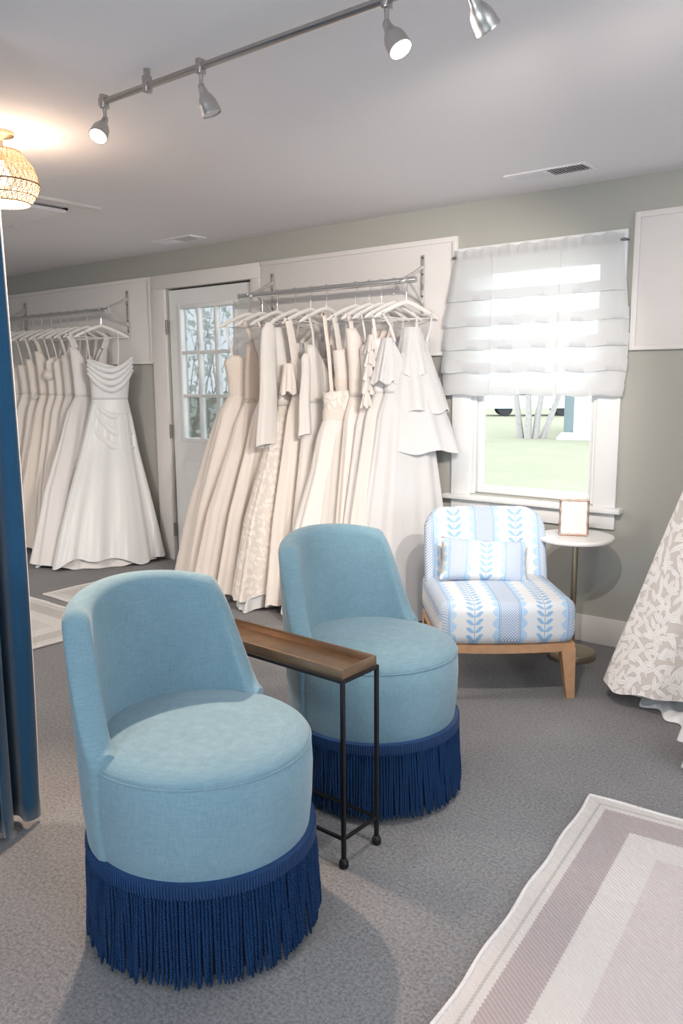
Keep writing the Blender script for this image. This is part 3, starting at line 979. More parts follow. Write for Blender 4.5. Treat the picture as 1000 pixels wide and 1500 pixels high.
class Gown:
    """A gown hanging from its hanger: local x = through the fabric, y = across (back positive), z up from the floor."""
    def __init__(s, name, label, x, yaw, seed, group, y=RY):
        s.t = thing(name, label, 'wedding dress', (x, y, 0), yaw, group)
        s.r = random.Random(seed)
        s.ph = [(k, s.r.uniform(0, 6.28), s.r.uniform(-.5, .5), w) for k, w in ((3, .45), (5, .6), (8, .6), (13, .45), (21, .16))]
        s.zw = 1.3

    def fold(s, t, z):
        return sum(w * math.cos(k * t + p + d * z * 2) for k, p, d, w in s.ph)

    def ring(s, prof, z, n=112, amp=0.0, p=1.1, zoff=None, pw=.85):
        b, a, cy, cx = interp(prof, z)
        A = amp * max(0, (s.zw - z) / s.zw) ** p
        out = []
        for k in range(n):
            t = 2 * PI * k / n
            ct, st = math.cos(t), math.sin(t)
            ex = math.copysign(abs(ct) ** pw, ct); ey = math.copysign(abs(st) ** pw, st)
            nx, ny = ct * b, st * a
            L = math.hypot(nx, ny) or 1
            d = A * s.fold(t, z)
            out.append(Vector((cx + a * ex + d * nx / L, cy + b * ey + d * ny / L, z + (zoff(t) if zoff else 0))))
        return out

    def skirt(s, prof, m, amp=.02, p=1.0, hem=.02, z0=None, zw=None, name='skirt', n=112, levels=34, hemw=.012):
        z0 = s.zw if z0 is None else z0
        if zw: s.zw = zw
        bm = BM()
        ph = s.r.uniform(0, 6)
        rings = []
        for i in range(levels + 1):
            q = i / levels
            z = lerp(z0, hem, q)
            fo = (lambda t, q=q: q ** 4 * hemw * (math.cos(3 * t + ph) + .5 * math.cos(8 * t - ph))) if hemw else None
            rings.append(s.ring(prof, z, n, amp, p, fo))
        loft(bm, rings)
        o = obj(name, bm, m, s.t, 60)
        set_uv(o, lambda c, n: (c.y + .6 * c.x, c.z))
        return o

    def bodice(s, prof, m, top, neck='straight', amp=.0, name='bodice', levels=12):
        bm = BM()
        def zt(t):
            y = math.sin(t); front = math.cos(t) > 0
            if neck == 'sweet':
                return top + (.045 * math.cos(PI * (abs(y) - .5)) - .02 if front else -.03) + .02 * abs(y)
            if neck == 'vee':
                return top - (.20 if front else .26) * max(0, 1 - abs(y) / .72) ** 1.1
            if neck == 'round':
                return top - .09 * max(0, 1 - (y / .75) ** 2)
            if neck == 'slope':
                return top - .05 * y
            return top + .008 * math.cos(2 * t)
        n = 96
        rings = []
        for i in range(levels + 1):
            q = i / levels
            rg = []
            for k in range(n):
                t = 2 * PI * k / n
                z = lerp(s.zw, zt(t), q)
                b, a, cy, cx = interp(prof, z)
                ct, st = math.cos(t), math.sin(t)
                pw = .85
                d = amp * s.fold(t, z)
                rg.append(Vector((cx + (a + d) * math.copysign(abs(ct) ** pw, ct), cy + b * math.copysign(abs(st) ** pw, st), z)))
            rings.append(rg)
        loft(bm, rings)
        o = obj(name, bm, m, s.t, 60)
        md = o.modifiers.new('thickness', 'SOLIDIFY'); md.thickness = .004; md.offset = -1
        set_uv(o, lambda c, n: (c.y + .6 * c.x, c.z))
        return o

    def ribbon(s, pts, w, m, th=.0018, name='strap', par=None):
        bm = BM()
        tube(bm, pts, th, 8, True, w / 2, ref=(0, 1, 0)) if False else tube(bm, pts, w / 2, 8, True, th, ref=(1, 0, 0))
        return obj(name, bm, m, par or s.t, 50)

    def straps(s, yh, yb, zb, w, m, xb=.01):
        """Two straps from the hanger arms down to the neckline."""
        for sg in (-1, 1):
            q = yh / .205
            zh = RODZ - .115 - .088 * q ** 1.25 + .014
            s.ribbon([(-.012, sg * yh, zh - .03), (0, sg * yh, zh), (.012, sg * yh, zh - .02), (xb, sg * (yh * .55 + yb * .45), (zh + zb) / 2), (xb, sg * yb, zb)], w, m)

    def sleeve(s, sg, z0, z1, w0, w1, m, y0=.19, y1=.21, x1=0.0, th=.03, name='sleeve', amp=.003):
        bm = BM(); rings = []
        n = 28; ph = s.r.uniform(0, 6)
        for i in range(19):
            q = i / 18
            w = lerp(w0, w1, q ** 1.6) * (0.45 if i == 0 else 1)
            hh = th * (0.4 if i == 0 else lerp(.75, 1.1, q))
            cy = sg * lerp(y0, y1, q); cx = x1 * q; z = lerp(z0, z1, q)
            rg = []
            for k in range(n):
                t = 2 * PI * k / n
                d = amp * q * (math.cos(4 * t + ph) + math.cos(7 * t + ph * 2))
                rg.append(Vector((cx + (hh + d) * math.cos(t), cy + (w + d) * math.sin(t) + .004 * math.sin(9 * q + ph), z + (.015 * math.cos(t) if i == 18 else 0))))
            rings.append(rg)
        loft(bm, rings)
        o = obj(name, bm, m, s.t, 60)
        return o

    def puff(s, sg, z, y, m, ry=.06, rx=.05, rz=.06, name='puff_sleeve', x=0.0):
        bm = BM(); rings = []; n = 30; ph = s.r.uniform(0, 6)
        for i in range(13):
            u = PI * (.06 + .88 * i / 12)
            rg = []
            for k in range(n):
                t = 2 * PI * k / n
                f = 1 + .07 * math.cos(9 * t + ph)
                rg.append(Vector((x + rx * math.sin(u) * math.cos(t) * f, sg * y + ry * math.sin(u) * math.sin(t) * f, z + rz * math.cos(u))))
            rings.append(rg)
        loft(bm, rings, True, True)
        return obj(name, bm, m, s.t, 60)

    def belt(s, prof, z, h, m, name='waistband', grow=.004):
        bm = BM(); rings = []
        for zz, g in ((z - h / 2, 0), (z - h / 2, grow), (z + h / 2, grow), (z + h / 2, 0)):
            b, a, cy, cx = interp(prof, zz)
            rings.append([Vector((cx + (a + g) * math.copysign(abs(math.cos(t)) ** .85, math.cos(t)), cy + (b + g) * math.copysign(abs(math.sin(t)) ** .85, math.sin(t)), zz)) for t in [2 * PI * k / 80 for k in range(80)]])
        loft(bm, rings)
        return obj(name, bm, m, s.t, 30)

    def bow(s, y, z, x, m, tail=.3, size=.07):
        bm = BM()
        for sg in (-1, 1):
            tube(bm, [(x, y, z), (x + .008, y + sg * size * .5, z + size * .28), (x + .006, y + sg * size, z + size * .05), (x + .01, y + sg * size * .55, z - size * .22), (x, y, z)], [.006, .016, .012, .014, .006], 8, True, .004, ref=(1, 0, 0))
            tube(bm, [(x, y, z), (x + .008, y + sg * .02, z - tail * .4), (x + .008, y + sg * .035, z - tail)], [.008, .016, .02], 8, True, .002, ref=(1, 0, 0))
        lathe(bm, [(0, -.012), (.012, -.01), (.015, 0), (.012, .01), (0, .012)], 12, (x + .006, y, z))
        return obj('bow', bm, m, s.t, 60)

    def frill(s, y, z0, z1, w0, w1, m, th0=.02, th1=.05, amp=.012, dy=0.0, dx=0.0, name='ruffle_tier', k=(7, 11)):
        bm = BM(); rings = []; n = 72; ph = s.r.uniform(0, 6)
        for i in range(15):
            q = i / 14
            w = lerp(w0, w1, q); hh = lerp(th0, th1, q)
            rg = []
            for j in range(n):
                t = 2 * PI * j / n
                d = amp * q * (math.cos(k[0] * t + ph + q) + .7 * math.cos(k[1] * t - ph))
                rg.append(Vector((dx * q + (hh + d) * math.cos(t), y + dy * q + (w + d) * math.sin(t), lerp(z0, z1, q) + .012 * q * math.cos(5 * t + ph))))
            rings.append(rg)
        loft(bm, rings)
        return obj(name, bm, m, s.t, 60)

    def under(s, prof, m, z0, hem, amp=.02):
        return s.skirt(prof, m, amp, 1.0, hem, z0, None, 'underskirt', 80, 10, .01)


def aline(top, waist, b_top, b_w, b_hem, a_top=.05, a_hem=.075, cy_hem=None, cx_hem=0.0, hip=None, hem_cap=None):
    """Profile rows (z, half width, half thickness, y, x); the back of the hem stays off the wall."""
    cyh = -(max(0, b_hem - .19)) if cy_hem is None else cy_hem
    hb = hip if hip else lerp(b_w, b_hem, .34)
    return [(top + .02, b_top, a_top, 0, 0), (lerp(top, waist, .55), lerp(b_top, b_w, .75), a_top * 1.05, 0, 0), (waist, b_w, a_top, 0, 0),
            (waist - .12, lerp(b_w, hb, .62), lerp(a_top, a_hem, .2), cyh * .1, cx_hem * .06), (waist - .32, hb, lerp(a_top, a_hem, .45), cyh * .28, cx_hem * .2),
            (.55, lerp(hb, b_hem, .55), lerp(a_top, a_hem, .75), cyh * .62, cx_hem * .58), (.0, b_hem, a_hem, cyh, cx_hem)]

RG, LG = 'wedding dresses on the rail beside the window', 'wedding dresses on the rail left of the door'
HR, HL = 'white hangers on the rail beside the window', 'white hangers on the rail left of the door'
HX = [-3.772, -3.651, -3.522, -3.374, -3.248, -3.126, -3.013, -2.907, -2.81, -2.724, -2.641, -2.555]
def hg(i, yaw, what): hanger(HX[i], yaw, 'white hanger carrying the ' + what, HR)

# 1 strapless A-line, first on the right-hand rail
w = 'cream strapless A-line gown nearest the glazed door'
g = Gown('wedding_gown', 'cream strapless A-line wedding gown nearest the glazed door, skirt flaring wide left', HX[0], -.58, 21, RG); hg(0, -.45, w); g.zw = 1.29
P = aline(1.52, 1.29, .18, .145, .36, .065, .24, -.15, -.20, .24)
g.skirt(P, G_ivory, .030, .8, .03); g.bodice(P, G_cream, 1.50, 'sweet'); g.straps(.155, .12, 1.50, .012, G_crepe, .05); g.belt(P, 1.30, .02, G_ivory)
# 2 halter with beaded waist
g = Gown('wedding_gown', 'champagne halter wedding gown with a beaded waist, second from the glazed door', HX[1], -0.28, 22, RG); hg(1, -0.28, 'champagne halter gown with the beaded waist'); g.zw = 1.25
P = aline(1.60, 1.25, .12, .14, .34, .045, .13, -.15, -.09)
g.skirt(P, G_ivory, .024, .8, .04); g.bodice(P, G_blush, 1.60, 'vee'); g.straps(.14, .085, 1.58, .022, G_blush, .03); g.belt(P, 1.25, .03, G_bead)
# 3 vee-necked gown with thin straps
g = Gown('wedding_gown', 'blush vee-necked wedding gown on thin ribbon straps, just left of the long sleeves', HX[2], -.24, 24, RG); hg(2, -.24, 'blush gown with thin ribbon straps'); g.zw = 1.27
P = aline(1.58, 1.27, .14, .14, .33, .045, .10, -.14, -.02)
g.skirt(P, G_ivory, .022, .9, .05); g.bodice(P, G_blush, 1.58, 'vee'); g.straps(.15, .10, 1.56, .014, G_crepe, .03); g.belt(P, 1.27, .018, G_bead)
# 4 long-sleeved gown with a lace skirt
g = Gown('wedding_gown', 'ivory wedding gown with long wide plain sleeves hanging over its lace skirt', HX[3], -.16, 23, RG); hg(3, -.16, 'ivory gown with long wide sleeves'); g.zw = 1.22
P = aline(1.69, 1.22, .17, .15, .36, .04, .11, -.20, .05)
g.skirt(P, G_lace, .018, .9, .085); g.bodice(P, G_crepe, 1.69, 'round')
g.sleeve(-1, 1.715, .985, .05, .074, G_crepe, .205, .255, .02, .035); g.sleeve(1, 1.715, 1.0, .045, .06, G_crepe, .17, .15, .02, .03)
g.under([(z, b * .86, a * .8, cy, cx) for z, b, a, cy, cx in P], G_white, .5, .012)
# 5 off-shoulder puffs
g = Gown('wedding_gown', 'champagne wedding gown with pleated straps and off-the-shoulder puffs', HX[4], -0.28, 25, RG); hg(4, -0.28, 'champagne gown with off-the-shoulder puffs'); g.zw = 1.30
P = aline(1.50, 1.30, .15, .13, .31, .05, .085, -.13, .12)
g.skirt(P, G_ivory, .016, .9, .05); g.bodice(P, G_ivory, 1.50, 'straight'); g.straps(.165, .13, 1.48, .05, G_ivory, .02)
for sg in (-1, 1): g.frill(sg * .165, 1.475, 1.30, .030, .052, G_ivory, .035, .055, .006, name='off_shoulder_sleeve')
g.belt(P, 1.31, .022, G_bead)
# 6 smooth column
g = Gown('wedding_gown', 'plain ivory crepe column wedding gown with one smooth shoulder', HX[5], -0.20, 26, RG); hg(5, -0.20, 'plain ivory crepe column gown'); g.zw = 1.24
P = aline(1.58, 1.24, .15, .15, .29, .045, .07, -.11, .14)
g.skirt(P, G_crepe, .012, 1.0, .04); g.bodice(P, G_crepe, 1.58, 'vee'); g.straps(.14, .12, 1.56, .016, G_crepe, .03)
g.sleeve(-1, 1.53, 1.05, .03, .045, G_crepe, .16, .20, .03, .03)
# 8 sheer-top gown
g = Gown('wedding_gown', 'ivory wedding gown with a square satin bodice above a sheer waist', HX[7], -0.28, 28, RG); hg(7, -0.28, 'ivory gown with square satin bodice'); g.zw = 1.30
P = aline(1.55, 1.30, .165, .14, .29, .05, .07, -.11, .17)
g.skirt(P, G_itulle, .016, .9, .05); g.bodice(P, G_ivory, 1.55, 'straight'); g.straps(.16, .13, 1.54, .035, G_itulle, .02); g.belt(P, 1.36, .05, G_blush)
# 7 corset gown with ornate dropped top (lower)
g = Gown('wedding_gown', 'ivory corset wedding gown hung low, ornate lace waist and square neckline', HX[7], -.55, 27, RG, RY - .07); hg(7, -.30, 'ivory corset gown hung low'); g.zw = 1.17
P = aline(1.31, 1.17, .16, .15, .31, .06, .11, -.14, .10)
g.skirt(P, G_crepe, .018, .9, .04); g.bodice(P, G_lace, 1.31, 'straight', .002); g.straps(.15, .12, 1.31, .022, G_blush, .045); g.belt(P, 1.18, .06, G_lace, 'lace_band')
# 9
g = Gown('wedding_gown', 'cream satin wedding gown with wide shoulders and a vee neckline', HX[8], -0.24, 29, RG); hg(8, -0.24, 'cream satin gown with wide shoulders'); g.zw = 1.28
P = aline(1.66, 1.28, .17, .14, .31, .045, .07, -.12, .18)
g.skirt(P, G_ivory, .016, .9, .05); g.bodice(P, G_ivory, 1.66, 'vee'); g.straps(.16, .14, 1.64, .03, G_ivory, .02)
# 10
g = Gown('wedding_gown', 'pearl wedding gown with slim straps, fourth gown from the curtained window', HX[9], -0.28, 30, RG); hg(9, -0.28, 'pearl gown with slim straps'); g.zw = 1.26
P = aline(1.56, 1.26, .15, .13, .32, .045, .08, -.13, .18)
g.skirt(P, G_pearl, .016, .9, .05); g.bodice(P, G_pearl, 1.56, 'sweet'); g.straps(.15, .12, 1.54, .012, G_pearl, .02)
# 11 ruffled neckline
g = Gown('wedding_gown', 'pearl tulle wedding gown with a ruffled trim down the front edge', HX[10], -0.28, 31, RG); hg(10, -0.28, 'pearl tulle gown with ruffled trim'); g.zw = 1.3
P = aline(1.60, 1.3, .16, .14, .34, .045, .085, -.15, .18)
g.skirt(P, G_itulle, .018, .9, .05); g.bodice(P, G_pearl, 1.60, 'vee'); g.straps(.16, .14, 1.58, .02, G_pearl, .02)
for k in range(5): g.frill(-.16 - .008 * k, 1.62 - .075 * k, 1.53 - .075 * k, .012, .032, G_itulle, .015, .03, .007)
# 12 tiered tulle, nearest the window
g = Gown('wedding_gown', 'white tulle wedding gown with tiered ruffle sleeves, nearest the curtained window', HX[11], -.45, 32, RG); hg(11, -.45, 'white tulle gown with tiered ruffle sleeves'); g.zw = 1.3
P = aline(1.56, 1.3, .15, .135, .33, .05, .14, -.11, .16)
g.skirt(P, G_tulle, .026, .8, .05); g.bodice(P, G_tulle, 1.60, 'vee'); g.straps(.155, .10, 1.58, .016, G_tulle, .05)
g.frill(.03, 1.66, 1.40, .05, .13, G_tulle, .05, .10, .010, .02)
g.frill(.04, 1.52, 1.20, .10, .19, G_tulle, .07, .125, .012, .035, .02)
g.frill(.05, 1.34, .98, .13, .22, G_tulle, .09, .145, .014, .045, .05)
g.frill(-.12, 1.60, 1.36, .03, .07, G_tulle, .04, .07, .010, -.02)

# ---- left-hand rail
LX_ = [-6.60, -6.45, -6.30, -6.17, -6.03, -5.898, -5.793, -5.672, -5.54, -5.358]
def hl(i, yaw, what): hanger(LX_[i], yaw, 'white hanger carrying the ' + what, HL)
specs = [
    ('lace strapless gown nearest the blue curtain', 'ivory lace strapless wedding gown nearest the blue curtain', G_lace, G_lace, 1.46, 1.26, 'straight', .15, .008, None),
    ('cream square-necked gown with crossed straps', 'cream wedding gown with a straight neckline and crossed ribbon straps', G_ivory, G_ivory, 1.50, 1.27, 'straight', .15, .012, None),
    ('cream gown with thin straps behind the bow gown', 'cream wedding gown with paired thin straps, just left of the gown with the bow', G_ivory, G_ivory, 1.52, 1.28, 'straight', .16, .010, None),
    ('cream gown with the bow at its waist', 'cream wedding gown tied with a long-tailed bow at the waist', G_cream, G_ivory, 1.56, 1.25, 'round', .16, .02, 'bow'),
    ('cream gown with draped wide straps', 'cream satin wedding gown with wide draped straps, right of the bow gown', G_cream, G_cream, 1.62, 1.27, 'vee', .16, .03, None),
    ('ivory gown with folded puff at the bust', 'ivory wedding gown with a folded puff of cloth at the bust', G_ivory, G_ivory, 1.54, 1.27, 'sweet', .15, .012, 'puff'),
    ('ivory gown with tied shoulder strap', 'ivory wedding gown with narrow tied shoulder straps, two left of the pearl gown', G_ivory, G_ivory, 1.53, 1.27, 'sweet', .15, .012, None),
    ('ivory tulle gown between cream and pearl gowns', 'ivory tulle wedding gown squeezed between the cream gowns and the pearl gown', G_itulle, G_itulle, 1.58, 1.27, 'vee', .15, .02, None),
    ('pearl gown with the crisp low hem', 'pearl pink-toned wedding gown with a crisp hem, directly left of the white satin gown', G_pearl, G_pearl, 1.64, 1.26, 'vee', .16, .05, None),
]
for i, (hw, lab, mb, ms, top, zw, neck, bt, sw, extra) in enumerate(specs):
    yaw = -.06 - .02 * (i % 3)
    g = Gown('wedding_gown', lab, LX_[i], yaw, 50 + i, LG); hl(i, yaw, hw); g.zw = zw
    bh = (.28, .30, .32, .30, .32, .30, .31, .32, .42)[i]
    P = aline(top, zw, bt, .135, bh, .045, .07 if i < 8 else .12, -(bh - .20), (.02, .04, .05, .06, .07, .08, .09, .10, .15)[i])
    g.skirt(P, ms, .016 if i < 8 else .024, .9, .06 if i < 8 else .03)
    g.bodice(P, mb, top, neck)
    g.straps(.16, .12, top - .01, sw, ms, .025)
    if extra == 'bow':
        g.belt(P, zw + .01, .03, G_crepe); g.bow(-.09, zw + .01, .055, G_crepe, .34)
    if extra == 'puff':
        g.puff(-1, 1.43, .12, G_ivory, .05, .05, .05)
    if i == 8:
        g.under([(z, b * .9, a * .8, cy, cx) for z, b, a, cy, cx in P], G_white, .5, .012)
# white satin gown with cowl
g = Gown('wedding_gown', 'white satin wedding gown with draped off-the-shoulder cowl, at the end of the left rail', LX_[9], -.50, 61, LG); hl(9, -.50, 'white satin gown with draped cowl'); g.zw = 1.24
P = [(1.55, .155, .07, .04, .05), (1.42, .15, .075, .04, .05), (1.24, .135, .065, .03, .05), (1.08, .17, .08, .02, .06), (.85, .215, .10, .0, .08), (.55, .29, .14, -.03, .15), (.25, .36, .18, -.06, .22), (0, .41, .21, -.08, .27)]
g.skirt(P, G_white, .030, .85, .05, hemw=.03); g.bodice(P, G_white, 1.50, 'slope', .0015); g.straps(.12, .10, 1.50, .008, G_white, .08)
for k in range(4):       # draped cowl swags
    bm = BM()
    n = 26
    pts = []; w_ = []
    for j in range(n + 1):
        u = -1 + 2 * j / n
        y = .04 + .165 * u
        z = 1.535 - .03 * k - .075 * (1 - u * u) * (1 + .25 * k) + (.02 * max(0, u))
        pts.append((.05 + .075 * math.sqrt(max(0, 1 - u * u * .85)) + .012 - .002 * k, y, z)); w_.append(.010 + .012 * (1 - u * u))
    tube(bm, pts, w_, 10, True, [.012 + .012 * (1 - (2 * j / n - 1) ** 2) for j in range(n + 1)])
    obj('cowl_fold', bm, G_white, g.t, 70)
for k in range(3):       # draped swags over the hip
    bm = BM(); pts = []; w_ = []
    for j in range(21):
        u = -1 + 2 * j / 20
        z = 1.19 - .11 * k - .07 * (1 - u * u) - .10 * u * (1 if k else .4)
        b_, a_, cy, cx = interp(P, z)
        y = cy + b_ * .88 * u
        pts.append((cx + a_ * math.sqrt(max(0, 1 - (.88 * u) ** 2)) ** .85 + .001, y, z)); w_.append(.002 + .004 * (1 - u * u))
    tube(bm, pts, w_, 8, True, [x * 4 for x in w_])
    obj('hip_drape', bm, G_white, g.t, 70)
g.under([(z, b * .86, a * .8, cy, cx) for z, b, a, cy, cx in P], G_pearl, .6, .012)

# ---- gowns at the right edge
RE = 'wedding dresses at the right edge'
g = Gown('lace_gown', 'fitted leaf-lace wedding gown at the right edge beside the round table', -.70, -1.12, 71, RE, -.40); g.zw = 1.22
P = [(1.60, .20, .08, 0, 0), (1.42, .205, .10, 0, 0), (1.22, .17, .10, 0, 0), (1.02, .25, .13, 0, 0), (.75, .31, .16, -.03, 0), (.45, .37, .19, -.07, .02), (.2, .43, .22, -.10, .04), (0, .475, .24, -.12, .05)]
g.skirt(P, G_wlace, .014, .9, .085, hemw=.014); g.bodice(P, G_wlace, 1.52, 'sweet')
g.straps(.16, .13, 1.5, .02, G_wlace, .06)
hanger(-.70, -1.12, 'white hanger carrying the leaf-lace gown at the right edge', HR).location = (-.70, -.40, RODZ)
# lining spilling onto the carpet in folds
bm = BM()
OUT = [(-1.20, -.40), (-1.185, -.53), (-1.09, -.615), (-1.015, -.695), (-.925, -.735), (-.83, -.845), (-.68, -.90), (-.52, -.86)]
INN = [(-1.02, -.33), (-1.00, -.38), (-.97, -.43), (-.93, -.47), (-.88, -.50), (-.82, -.53), (-.74, -.55), (-.64, -.55)]
def poly(P_, u):
    f_ = u * (len(P_) - 1); i_ = min(int(f_), len(P_) - 2); h_ = f_ - i_
    return Vector((lerp(P_[i_][0], P_[i_ + 1][0], h_), lerp(P_[i_][1], P_[i_ + 1][1], h_), 0))
Gi = (Matrix.Translation((-.70, -.40, 0)) @ Matrix.Rotation(-1.12, 4, 'Z')).inverted()
rows = []
for i in range(31):
    q = i / 30
    row = []
    for k in range(101):
        u = k / 100
        p = poly(INN, u).lerp(poly(OUT, u), q * (1 + .10 * math.sin(u * 34) * q))
        ridge = abs(math.sin(u * 17 + 2.2 * q)) ** 1.5
        roll = math.exp(-((q - .78 - .08 * math.sin(u * 11)) / .13) ** 2)
        z = .010 + .12 * (1 - q) ** 2 + .030 * ridge * (1 - .5 * q) + .032 * roll * (.45 + .55 * math.sin(u * 9 + .6) ** 2)
        if i == 30: z = .005
        p.z = z
        row.append(Gi @ p)
    rows.append(row)
loft(bm, rows, False)
obj('lining', bm, G_white, g.t, 70)
g = Gown('organza_gown', 'white organza wedding gown with scattered leaf applique, in front of the lace gown', -.20, -1.25, 72, RE, -.92); g.zw = 1.25
P = aline(1.5, 1.25, .19, .15, .62, .09, .26, 0, 0, .33)
g.skirt(P, G_organza, .028, .8, .10, hemw=.02); g.bodice(P, G_organza, 1.5, 'sweet')
g.straps(.16, .13, 1.5, .02, G_organza, .07)
g.under([(z, b * .93, a * .9, cy, cx) for z, b, a, cy, cx in P], G_white, .5, .012, .03)

hanger(-.20, -1.25, 'white hanger carrying the organza gown at the right edge', HR).location = (-.20, -.92, RODZ)
# rail hung from the ceiling that carries the gowns at the right edge
p0, p1 = Vector((-.78, -.317, 0)), Vector((.25, -1.388, 0))
t = thing('clothes_rail', 'chrome clothes rail hung from the ceiling above the lace gown', 'clothes rail', ((p0 + p1) / 2).to_tuple()[:2] + (RODZ,))
c_ = (p0 + p1) / 2
bm = BM(); tube(bm, [p0 - c_, p1 - c_], .0115, 12); obj('rod', bm, M_chrome, t)
for p in (p0.lerp(p1, .04), p0.lerp(p1, .96)):
    q = p - c_
    bm = BM(); tube(bm, [q + Vector((0, 0, .01)), q + Vector((0, 0, H - RODZ - .004))], .008, 10); dr = obj('drop_rod', bm, M_chrome, t)
    bm = BM(); lathe(bm, [(.03, H - RODZ), (.03, H - RODZ - .006), (.01, H - RODZ - .012)], 20, q); obj('ceiling_flange', bm, M_chrome, dr)

# cloth that reaches the wall or the floor lies against it
bpy.context.view_layer.update()
for o in list(COL.objects):
    if o.parent and o.type == 'MESH' and o.parent.get('category') == 'wedding dress':
        M_ = o.parent.matrix_basis
        Mi = M_.inverted()
        for v in o.data.vertices:
            w_ = M_ @ v.co
            if w_.y > -.05 or w_.z < .005:
                if w_.y > -.05: w_.y = -.05 + .018 * math.tanh((w_.y + .05) / .06)
                w_.z = max(w_.z, .005)
                v.co = Mi @ w_

# ------------------------------------------------------------ fringed tub chairs
def bullion_mat():
    """Twisted navy cord: slanted strands across every cord (UV in metres round the seat)."""
    t = NT('navy_bullion')
    sp = t.n('ShaderNodeSeparateXYZ')
    t.put(sp.inputs[0], t.coord('UV'))
    w = t.ma('PINGPONG', t.ma('ADD', t.ma('ADD', sp.outputs[1], t.ma('MULTIPLY', sp.outputs[0], .85)), 4), 0.0030)
    h = t.ramp(w, 0.0, 0.0030)
    nz = t.noise(t.coord('UV'), 300, 2)
    t.col(t.mix(h, (.0015, .010, .040), t.mix(nz, (.004, .034, .125), (.012, .085, .25))))
    t.set(Roughness=.6, Specular_IOR_Level=.2)
    t.bump(h, .8, .003)
    return t.m
M_bullion = bullion_mat()
def tub_chair(label, loc, rz):
    """Faces local +x. Round upholstered drum, wrap-around back, bullion fringe to the floor."""
    t = thing('fringed_chair', label, 'chair', loc, rz, 'blue fringed chairs')
    ZB, ZS = .262, .485
    bm = BM()
    prof = [(0, ZB - .02), (.262, ZB - .02), (.2705, ZB + .005), (.278, .34), (.281, .42), (.278, ZS - .004), (.2745, ZS + .002), (.2755, ZS + .006),
            (.271, ZS + .014), (.258, ZS + .024), (.235, ZS + .033), (.18, ZS + .040), (.10, ZS + .044), (0, ZS + .045)]
    n = 72
    rings = []
    for r_, z in prof:
        rings.append([Vector((r_ * math.cos(2 * PI * k / n) * 1.03, r_ * math.sin(2 * PI * k / n), z)) for k in range(n)])
    loft(bm, rings)
    obj('seat', bm, M_linen, t, 50)
    # seam piping around the top edge of the drum
    bm = BM(); tube(bm, [(.2765 * 1.03 * math.cos(2 * PI * k / 72),   .2765 * math.sin(2 * PI * k / 72), ZS + .003) for k in range(72)], .0022, 6, closed=True)
    obj('seam', bm, M_linen, t)
    # back shell: for each azimuth a closed section (outer wall, rolled top, inner wall)
    AZ = math.radians(79)
    def top(a):
        q = abs(a) / AZ
        if q < .66: return .866 - .030 * (q / .66) ** 2
        return lerp(.836, .535, sstep((q - .66) / .34) * .5 + .5 * ((q - .66) / .34) ** 1.2)
    bm = BM()
    NA = 64
    secs = []
    for i in range(NA + 1):
        a = lerp(-AZ, AZ, i / NA)
        q = abs(a) / AZ
        zt = top(a)
        th = .066
        def ro(z):
            return .2865 + .030 * max(0, (z - .30) / .56) * (1 - .35 * q ** 2) - .006 * max(0, (.33 - z) / .07)
        pts = []
        for z in [lerp(ZB - .015, zt - .03, k / 9) for k in range(10)]:
            pts.append((ro(z), z))
        r0 = ro(zt - .03)
        for k in range(1, 8):
            b_ = PI * k / 8
            pts.append((r0 - th / 2 + th / 2 * math.cos(b_), zt - .03 + .030 * math.sin(b_)))
        for z in [lerp(zt - .03, ZB - .015, k / 9) for k in range(10)]:
            pts.append((ro(z) - th, z))
        sc_ = 1.0
        secs.append([Vector((-math.cos(a) * r_ * 1.03, math.sin(a) * r_, z)) for r_, z in pts])
    # rounded ends at the front edges of the wrap
    def endcap(sec, sgn):
        c = sum(sec, Vector()) / len(sec)
        out = []
        for d_, s_ in ((.014, .90), (.022, .62)):
            tang = Vector((1, 0, 0))
            out.append([Vector(((p.x - 0) + d_, c.y + (p.y - c.y) * s_, p.z - (.006 if p.z > .45 else 0) * (d_ / .017))) for p in sec])
        return out
    a_, b_ = endcap(secs[0], -1), endcap(secs[-1], 1)
    loft(bm, [a_[1], a_[0]] + secs + b_, True, True)
    obj('backrest', bm, M_linen, t, 60)
    # fringe header band
    bm = BM()
    rf = .2815
    prof = [(rf - .022, ZB - .03), (rf + .002, ZB - .03), (rf + .0035, ZB - .016), (rf + .003, ZB), (rf - .003, ZB + .003), (rf - .03, ZB + .003)]
    loft(bm, [[Vector((r_ * math.cos(2 * PI * k / 96) * 1.03, r_ * math.sin(2 * PI * k / 96), z)) for k in range(96)] for r_, z in prof])
    hb = obj('fringe_band', bm, M_navy, t, 50)
    bm = BM()
    NB = 250
    for k in range(NB):        # fine upright loops woven over the band
        a = 2 * PI * k / NB
        c_, s_ = math.cos(a), math.sin(a)
        tube(bm, [((rf + .0028) * c_ * 1.03, (rf + .0028) * s_, ZB + .002), ((rf + .0042) * c_ * 1.03, (rf + .0042) * s_, ZB - .014), ((rf + .0032) * c_ * 1.03, (rf + .0032) * s_, ZB - .031)], .0026, 5)
    obj('band_loops', bm, M_navy, hb, 60)
    # bullion fringe: twisted cords
    r = random.Random(hash(label) % 1000 if False else len(label))
    bm = BM()
    NC = 212
